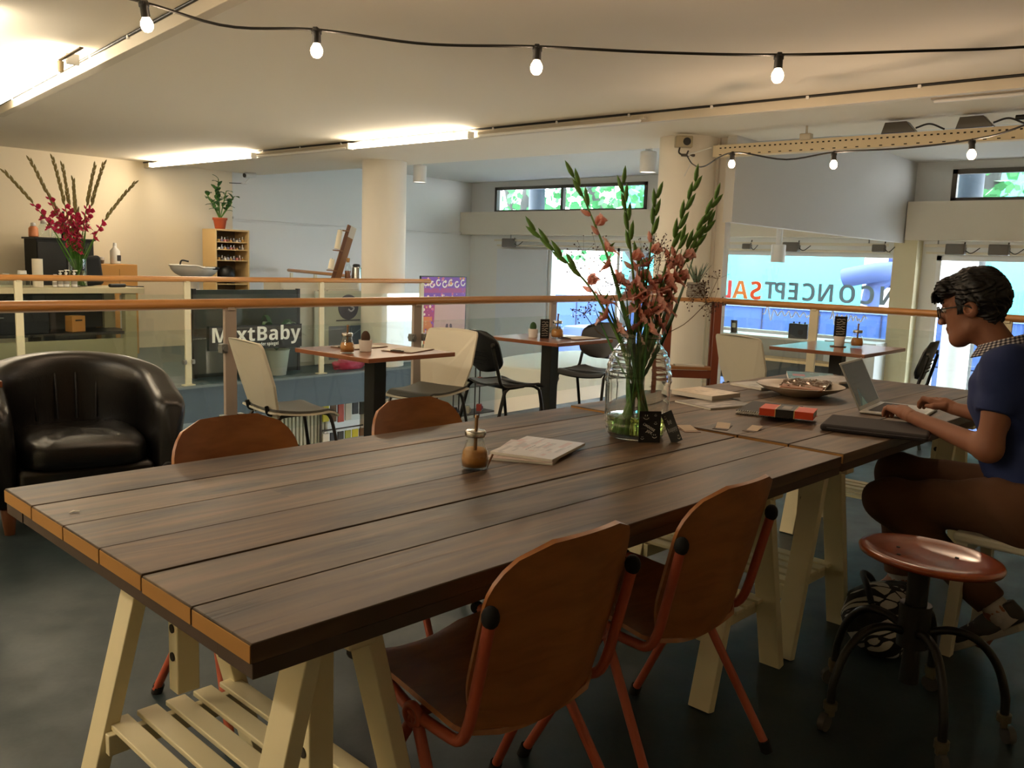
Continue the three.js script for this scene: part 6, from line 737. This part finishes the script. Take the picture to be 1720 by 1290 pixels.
{ // the floor below: radiator, hanging goods, shoe shelves
  const r = thing('radiator', 'ribbed pale radiator below the far gallery slab', 'radiator', [7.45, LOW, -10.3]); for (let k = 0; k < 14; k++) part('fin', [rbox(0.045, 0.75, 0.1, 0.01, -0.45 + k * 0.07, 1.75, 0)], mat(0xb6b8a4, 0.5), r); part('support', [rbox(0.06, 1.4, 0.06, 0.005, 0.3, 0.7, 0), rbox(0.06, 1.4, 0.06, 0.005, -0.3, 0.7, 0)], mat(0xb6b8a4, 0.5), r);
  seed = 61; const cs = [0xc8c020, 0x2a2a24, 0xd8d4c4, 0x6a5038, 0x9aa03a, 0x343a44, 0xb84a3a];
  const rk = thing('goods_rack', 'dark metal rack of packets below the far gallery slab', 'rack', [8.35, LOW, -10.2]); part('rail', [bar([-0.6, 2.3, 0], [0.6, 2.3, 0], 0.012), bar([-0.6, 1.85, 0], [0.6, 1.85, 0], 0.012)], M.steelDark, rk); for (const x of [-0.6, 0.6]) part('upright', [bar([x, 0, 0], [x, 2.4, 0], 0.018)], M.steelDark, rk);
  const spots = ['first', 'second', 'third', 'fourth', 'fifth', 'sixth', 'seventh', 'eighth'];
  for (let row = 0; row < 2; row++) for (let k = 0; k < 8; k++) { const h = rnd(0.22, 0.34), b = thing('hanging_packet', spots[k] + ' packet from the radiator on the ' + (row ? 'lower' : 'upper') + ' rail of the goods rack', 'packet', [7.82 + k * 0.15, LOW + (row ? 1.84 : 2.29) - h, -10.16], 0, 'packets hanging on the goods rack'); part('packet', [rbox(0.12, h - 0.03, 0.03, 0.008, 0, (h - 0.03) / 2, 0)], mat(cs[(k * 3 + row * 2) % 7], 0.5), b); part('hanger', [rbox(0.05, 0.04, 0.004, 0.001, 0, h - 0.02, 0)], M.whitePaint, b); }
  for (let k = 0; k < 5; k++) { const b = thing('carton', spots[k] + ' bright packet from the armchair on top of the radiator', 'packet', [7.0 + k * 0.19, LOW + 2.127, -10.3], rnd(-0.3, 0.3), 'packets on the radiator'); part('carton', [rbox(0.15, 0.07 + 0.03 * (k % 2), 0.1, 0.004, 0, 0.05, 0)], mat(cs[(k * 2) % 7], 0.5), b); part('label', [rbox(0.08, 0.03, 0.005, 0.001, 0, 0.05, 0.05)], M.paper, b); }
  const pf = thing('white_platform', 'big white curved display platform on the floor below', 'platform', [12.7, LOW, -8.6]); part('platform', [lathe([[2.2, 0], [2.2, 2.84], [2.17, 2.88], [0, 2.88]], 64).scale(1, 1, 0.55)], mat(0xf2ecdf, 0.6), pf); part('base_ring', [lathe([[2.23, 0.0], [2.23, 0.12], [2.2, 0.12]], 64).scale(1, 1, 0.55)], M.greyMetal, pf);
  const sw = struct('wall_shoes', [span(9.5, 11.2, LOW, -0.30, -10.35, -10.2)], mat(0xd8d8d2, 0.8), 'white wall behind the shoe shelves on the floor below', 'wall');
  const f = thing('shoe_rack', 'thin black metal shoe rack on the floor below', 'rack', [10.45, LOW, -9.75]); for (const x of [-0.9, -0.35, 0.2, 0.75]) for (const z of [-0.2, 0.2]) part('upright', [bar([x, 0, z], [x, 2.95, z], 0.012, 8)], M.black, f); for (const y of [0.9, 1.4, 1.9, 2.4]) part('shelf', [rbox(1.7, 0.015, 0.42, 0.003, -0.07, y, 0)], M.steelDark, f);
  const sc = [0x8a7a5a, 0x3a3434, 0xb0a890, 0xa03a2a, 0x54524c];
  for (const y of [1.4, 1.9, 2.4]) for (let k = 0; k < 5; k++) { const s = thing('shoe', spots[k] + ' shoe from the radiator on the ' + (y === 2.4 ? 'upper' : y === 1.9 ? 'middle' : 'lower') + ' board of the black shoe rack', 'shoe', [9.72 + k * 0.32, LOW + y + 0.008, -9.75], 0.6, 'shoes on the black rack'); part('upper', [extrude(shape([[-0.13, 0.02], [0.12, 0.02], [0.13, 0.05, 0.08, 0.06], [0.0, 0.08], [-0.05, 0.12], [-0.13, 0.12]]), 0.07, 0.012).translate(0, 0, -0.035)], mat(sc[(k + Math.round(y * 10)) % 5], 0.7), s); part('sole', [rbox(0.27, 0.02, 0.09, 0.006, 0, 0.01, 0)], M.paper, s); }
}
// ---------------------------------------------------------------- the street side: window displays, lettering, what stands outside
{
  const grey = mat(0x98a2a4, 1, { transmission: 0.55, thickness: 0, side: THREE.DoubleSide }), flat = (s, size) => { const g = new TextGeometry(s, { font: fontBold, size, depth: 0.004, curveSegments: 5 }); return g; };
  const word = thing('window_lettering', 'grey mirrored capital letters reading N CONCEPT on the shop window', 'lettering', [WX - 0.012, 0.80, -7.42], Math.PI / 2);
  let z = 0; const place = (ch, px, size, m, name) => { const g = flat(ch, size); part(name, g.translate(px, 0, 0), m, word); }; // seen from the room the word runs backwards
  // letters run from the cream pillar (N) toward the corner pillar (T); the group's x axis points to -z
  word.position.set(WX - 0.012, 0.80, -4.02); word.rotation.y = Math.PI / 2;
  [['N', 0.0], ['C', 0.40], ['O', 0.74], ['N', 1.14], ['C', 1.50], ['E', 1.82], ['P', 2.08], ['T', 2.30]].forEach(([c, px]) => part('letter_' + c.toLowerCase(), flat(c, 0.335).translate(px - 0.05, 0, 0), grey, word));
  const sal = thing('neon_lettering', 'orange pink mirrored letters SAL next to the grey lettering', 'lettering', [WX - 0.012, 0.77, -6.56], Math.PI / 2);
  [['S', 0, 0xf08a5a], ['A', 0.30, 0xf2b070], ['L', 0.62, 0xf08a8a]].forEach(([c, px, col]) => part('letter_' + c.toLowerCase(), flat(c, 0.36).scale(1.05, 1, 1).translate(px, 0, 0), mat(col, 1, { transmission: 0.5, thickness: 0, side: THREE.DoubleSide }), sal));
  const scr = thing('script_lettering', 'white flowing script strokes on the shop window glass', 'lettering', [WX - 0.012, 0.53, -4.5], Math.PI / 2); seed = 3;
  for (let w = 0; w < 2; w++) { const pts = []; for (let i = 0; i <= 26; i++) { const x = w * 0.85 + i * (w ? 0.045 : 0.026); pts.push([x, 0.05 * Math.sin(i * 1.9) + (i % 9 === 4 ? -0.11 : 0) + (i % 11 === 2 ? 0.07 : 0), 0]); } part('script_stroke', [tube(pts, 0.011, 5, 180).scale(1, 1, 0.2)], M.whitePaint, scr); }
  const dc = thing('window_counter', 'white display counter with a wood shelf below the lettered window', 'counter', [15.1, 0, -5.7]);
  part('counter_top', [rbox(0.7, 0.05, 3.3, 0.005, 0.1, 0.10, 0)], M.whitePaint, dc); part('front_panel', [rbox(0.04, 0.32, 3.3, 0.004, -0.25, -0.07, 0)], mat(0xa8aaa8, 0.6), dc); part('wood_shelf', [rbox(0.5, 0.05, 3.2, 0.004, -0.42, -0.26, -0.1)], mat(0xd8b888, 0.5), dc); part('dark_front', [rbox(0.04, 0.4, 3.2, 0.004, -0.5, -0.5, -0.1)], mat(0x2a3036, 0.6), dc); part('side_panel', [rbox(0.6, 0.9, 0.9, 0.006, 0.0, -0.3, 1.25)], mat(0xdfe3e6, 0.5), dc); for (const k of [-1.4, 1.4]) part('leg', [rbox(0.06, 2.6, 0.06, 0.004, -0.3, -2.0, k)], M.whitePaint, dc);
  const rd = thing('radio', 'dark square radio on the white window counter', 'radio', [14.95, 0.127, -5.45], 0.2); part('case', [rbox(0.18, 0.27, 0.34, 0.015, 0, 0.135, 0)], mat(0x3a3d44, 0.6), rd); part('speaker', [cyl(0.05, 0.05, 0.01, -0.093, 0.12, 0.05, 18, 0, 0, Math.PI / 2)], M.black, rd); part('knob', [cyl(0.015, 0.015, 0.04, 0, 0.285, -0.1, 10), cyl(0.015, 0.015, 0.04, 0, 0.285, 0, 10), cyl(0.015, 0.015, 0.04, 0, 0.285, 0.1, 10)], M.black, rd);
  const ph = (z, l) => { const p = thing('phone_stand', l, 'stand', [14.95, 0.127, z], 0.1); part('phone', [rbox(0.02, 0.24, 0.13, 0.008, 0, 0.13, 0, 0, 0, 0.12)], M.black, p); part('screen', [rbox(0.004, 0.09, 0.07, 0.002, -0.014, 0.15, 0, 0, 0, 0.12)], mat(0xb8bfae, 0.4), p); part('foot', [rbox(0.12, 0.01, 0.12, 0.004, 0.02, 0.005, 0)], M.black, p); };
  ph(-6.75, 'black handset on a stand by the corner pillar'); ph(-4.72, 'black handset on a stand beside the chalk menu');
  // window spotlights
  const track = (z0, z1, l) => { const t = thing('spot_track', l, 'lighting track', [15.3, 1.86, (z0 + z1) / 2]); part('rail', [rbox(0.05, 0.05, z1 - z0, 0.005, 0, 0, 0)], mat(0xd9cfb8, 0.6), t); part('upper_rail', [rbox(0.05, 0.04, z1 - z0, 0.005, 0.1, -0.12, 0)], mat(0xd9cfb8, 0.6), t); for (const k of [-0.4, 0.4]) part('hanger', [bar([0.02, 0, (z1 - z0) * k], [0.02, 0.14, (z1 - z0) * k], 0.012)], M.greyMetal, t); return t; };
  track(-7.6, -4.1, 'cream lighting track along the top of the lettered window'); track(-3.5, -1.5, 'cream lighting track along the window behind the man'); track(-13.4, -8.4, 'cream lighting track above the white panel door');
  for (const [z, s, l] of [[-5.85, 0.3, 'round grey spotlight on the lettered window track'], [-4.25, 0.22, 'dark spotlight at the cream pillar end of the track'], [-3.0, 0.3, 'square dark floodlight near the cream pillar'], [-2.35, 0.3, 'square dark floodlight above the man head'], [-12.9, 0.34, 'grey twin spotlight above the white panel door'], [-6.75, 0.18, 'small beige clip lamp on the lettered window track']]) { const t = thing('window_spotlight', l, 'spotlight', [15.26, 1.80, z]); part('housing', [rbox(s * 0.5, s * 0.6, s, 0.02, 0, 0, 0)], mat(0x6a655c, 0.5), t); part('arm', [bar([0, 0.02, s * 0.4], [0.05, 0.12, s * 0.4], 0.012)], M.steelDark, t); part('cord', [tube([[0, -0.02, s * 0.5], [0, -0.06, s * 0.8], [0.02, 0.03, s * 1.2]], 0.008, 6)], M.black, t); }
  // outdoors
  struct('ground_outside', [span(15.95, 60, LOW - 0.3, LOW, -45, 30)], mat(0xc4c8cc, 0.9), 'pale grey street outside the windows', 'street');
  const ca = thing('street_canopy', 'pale overhanging canopy above the street windows', 'canopy', [17.4, 3.75, -6]); part('slab', [rbox(3.0, 0.25, 22, 0.01, 0, 0, 0)], mat(0xb8c4cc, 0.8), ca); part('edge', [rbox(0.06, 0.3, 22, 0.01, 1.5, 0, 0)], mat(0x9aa8b4, 0.8), ca);
  for (const [x, z, l] of [[18.0, -14.35, 'round dark column outside the salon clerestory'], [18.0, -3.55, 'round dark column outside the clerestory behind the man']]) { const c = thing('street_column', l, 'column', [x, LOW, z], 0, 'columns of the canopy'); part('shaft', [lathe([[0.24, 0], [0.22, 0.1], [0.22, 6.9], [0.26, 6.95]], 24)], mat(0x39444e, 0.7), c); part('base_ring', [cyl(0.28, 0.28, 0.08, 0, 0.04, 0, 24)], mat(0x39444e, 0.7), c); }
  const bl = thing('street_building', 'pale cyan building across the street with a blue parapet', 'building', [26, LOW, -9]); part('facade', [rbox(4, 9.5, 14, 0.02, 2, 4.75, -1)], mat(0x58c6ca, 0.9), bl); part('white_bay', [rbox(0.6, 8.5, 2.6, 0.1, -0.2, 4.25, 2.2)], mat(0xe8ecec, 0.9), bl);
  part('parapet', [rbox(0.5, 1.25, 16, 0.02, -2.2, 2.95, -1)], mat(0x30508c, 0.8), bl); part('parapet_cap', [rbox(0.6, 0.06, 16, 0.01, -2.2, 3.6, -1)], mat(0x6a86b8, 0.8), bl); for (let k = 0; k < 9; k++) part('parapet_joint', [rbox(0.02, 1.2, 0.04, 0.004, -2.46, 2.95, -8 + k * 1.7)], mat(0x16244c, 0.8), bl); part('parapet_base', [rbox(0.8, 2.3, 16, 0.02, -2.1, 1.15, -1)], mat(0x4a5f8c, 0.8), bl);
  const du = thing('duct_pipe', 'bent blue grey ventilation duct on the building across the street', 'duct', [23.4, 0.9, -7.3]); part('pipe', [tube([[0.4, 0.55, 0.75], [0, 0.5, 0.3], [-0.1, 0.35, -0.35], [-0.1, 0.3, -0.5]], 0.26, 18, 30)], mat(0x3a4f80, 0.7), du); part('down_pipe', [tube([[0.3, 0.5, 0.6], [0.3, 0.1, 0.2], [0.3, -0.4, 0.1]], 0.24, 18, 20)], mat(0x3a4f80, 0.7), du); part('hood', [rbox(0.6, 1.0, 0.9, 0.02, 0.7, 0.6, 0.9)], mat(0x2a3c70, 0.7), du);
  const car = thing('parked_car', 'blue and white parked car seen low through the bright window', 'car', [19.6, LOW, -13.1], 0.0); part('body', [extrude(shape([[-2, 0.35], [2, 0.35], [2, 0.9], [1.2, 1.0], [0.7, 1.45], [-1.0, 1.45], [-1.6, 1.0], [-2, 0.95]]), 1.6, 0.08).rotateY(Math.PI / 2).translate(-0.8, 1.4, 0)], mat(0x4a62b0, 0.4), car); part('windows', [rbox(1.5, 0.36, 2.0, 0.1, 0, 2.6, 0.1)], mat(0xa8d8dc, 0.2), car); for (const z of [-1.2, 1.2]) part('wheel', [cyl(0.32, 0.32, 1.66, 0, 1.75, z, 20, 0, 0, Math.PI / 2)], M.black, car); part('trailer', [rbox(1.6, 1.35, 3.8, 0.05, 0, 0.68, 0)], mat(0x9aa0a4, 0.7), car);
  const leaf = new THREE.CircleGeometry(0.12, 5); seed = 17;
  for (const [x, z, y, n, r, lean, l] of [[22, -18.6, 5.4, 900, 2.2, 0.4, 'leafy green tree behind the dark column'], [23, -15.2, 6.2, 600, 1.9, 1.6, 'tree with a leaning trunk outside the clerestory'], [22, -4.4, 6.0, 700, 1.7, 0.2, 'leafy green tree outside the clerestory behind the man']]) {
    const t = thing('street_tree', l, 'tree', [x, LOW, z], 0, 'trees along the street'); part('trunk', [tube([[0, 0, 0], [0.1, 2.5, 0.2 * lean], [0, 5.2, 0.75 * lean], [0.1, 8, 1.6 * lean]], 0.2, 10, 30), tube([[0.05, 4.6, 0.6 * lean], [0, 6, -0.1 * lean], [0, 8, -0.9 * lean - 0.3]], 0.12, 8, 20)], mat(0x3a3c3c, 0.9), t);
    const m = new THREE.InstancedMesh(leaf, mat(0x2f7a44, 0.8, { side: THREE.DoubleSide, transmission: 0.4, thickness: 0 }), n), d = new THREE.Object3D(); for (let i = 0; i < n; i++) { d.position.set(rnd(-1, 1) * r * 0.8, 1.6 + y + rnd(-1, 1) * r, rnd(-1, 1) * r * 1.3 + lean * 0.6); d.rotation.set(rnd(0, 6), rnd(0, 6), 0); d.scale.setScalar(rnd(0.7, 1.5)); d.updateMatrix(); m.setMatrixAt(i, d.matrix); m.setColorAt(i, new THREE.Color().setHSL(0.36 + rnd(-0.04, 0.04), 0.3, rnd(0.55, 1.0))); } m.name = 'foliage'; m.userData.kind = 'stuff'; shade(m); t.add(m);
  }
}
renderer.render(scene, camera);
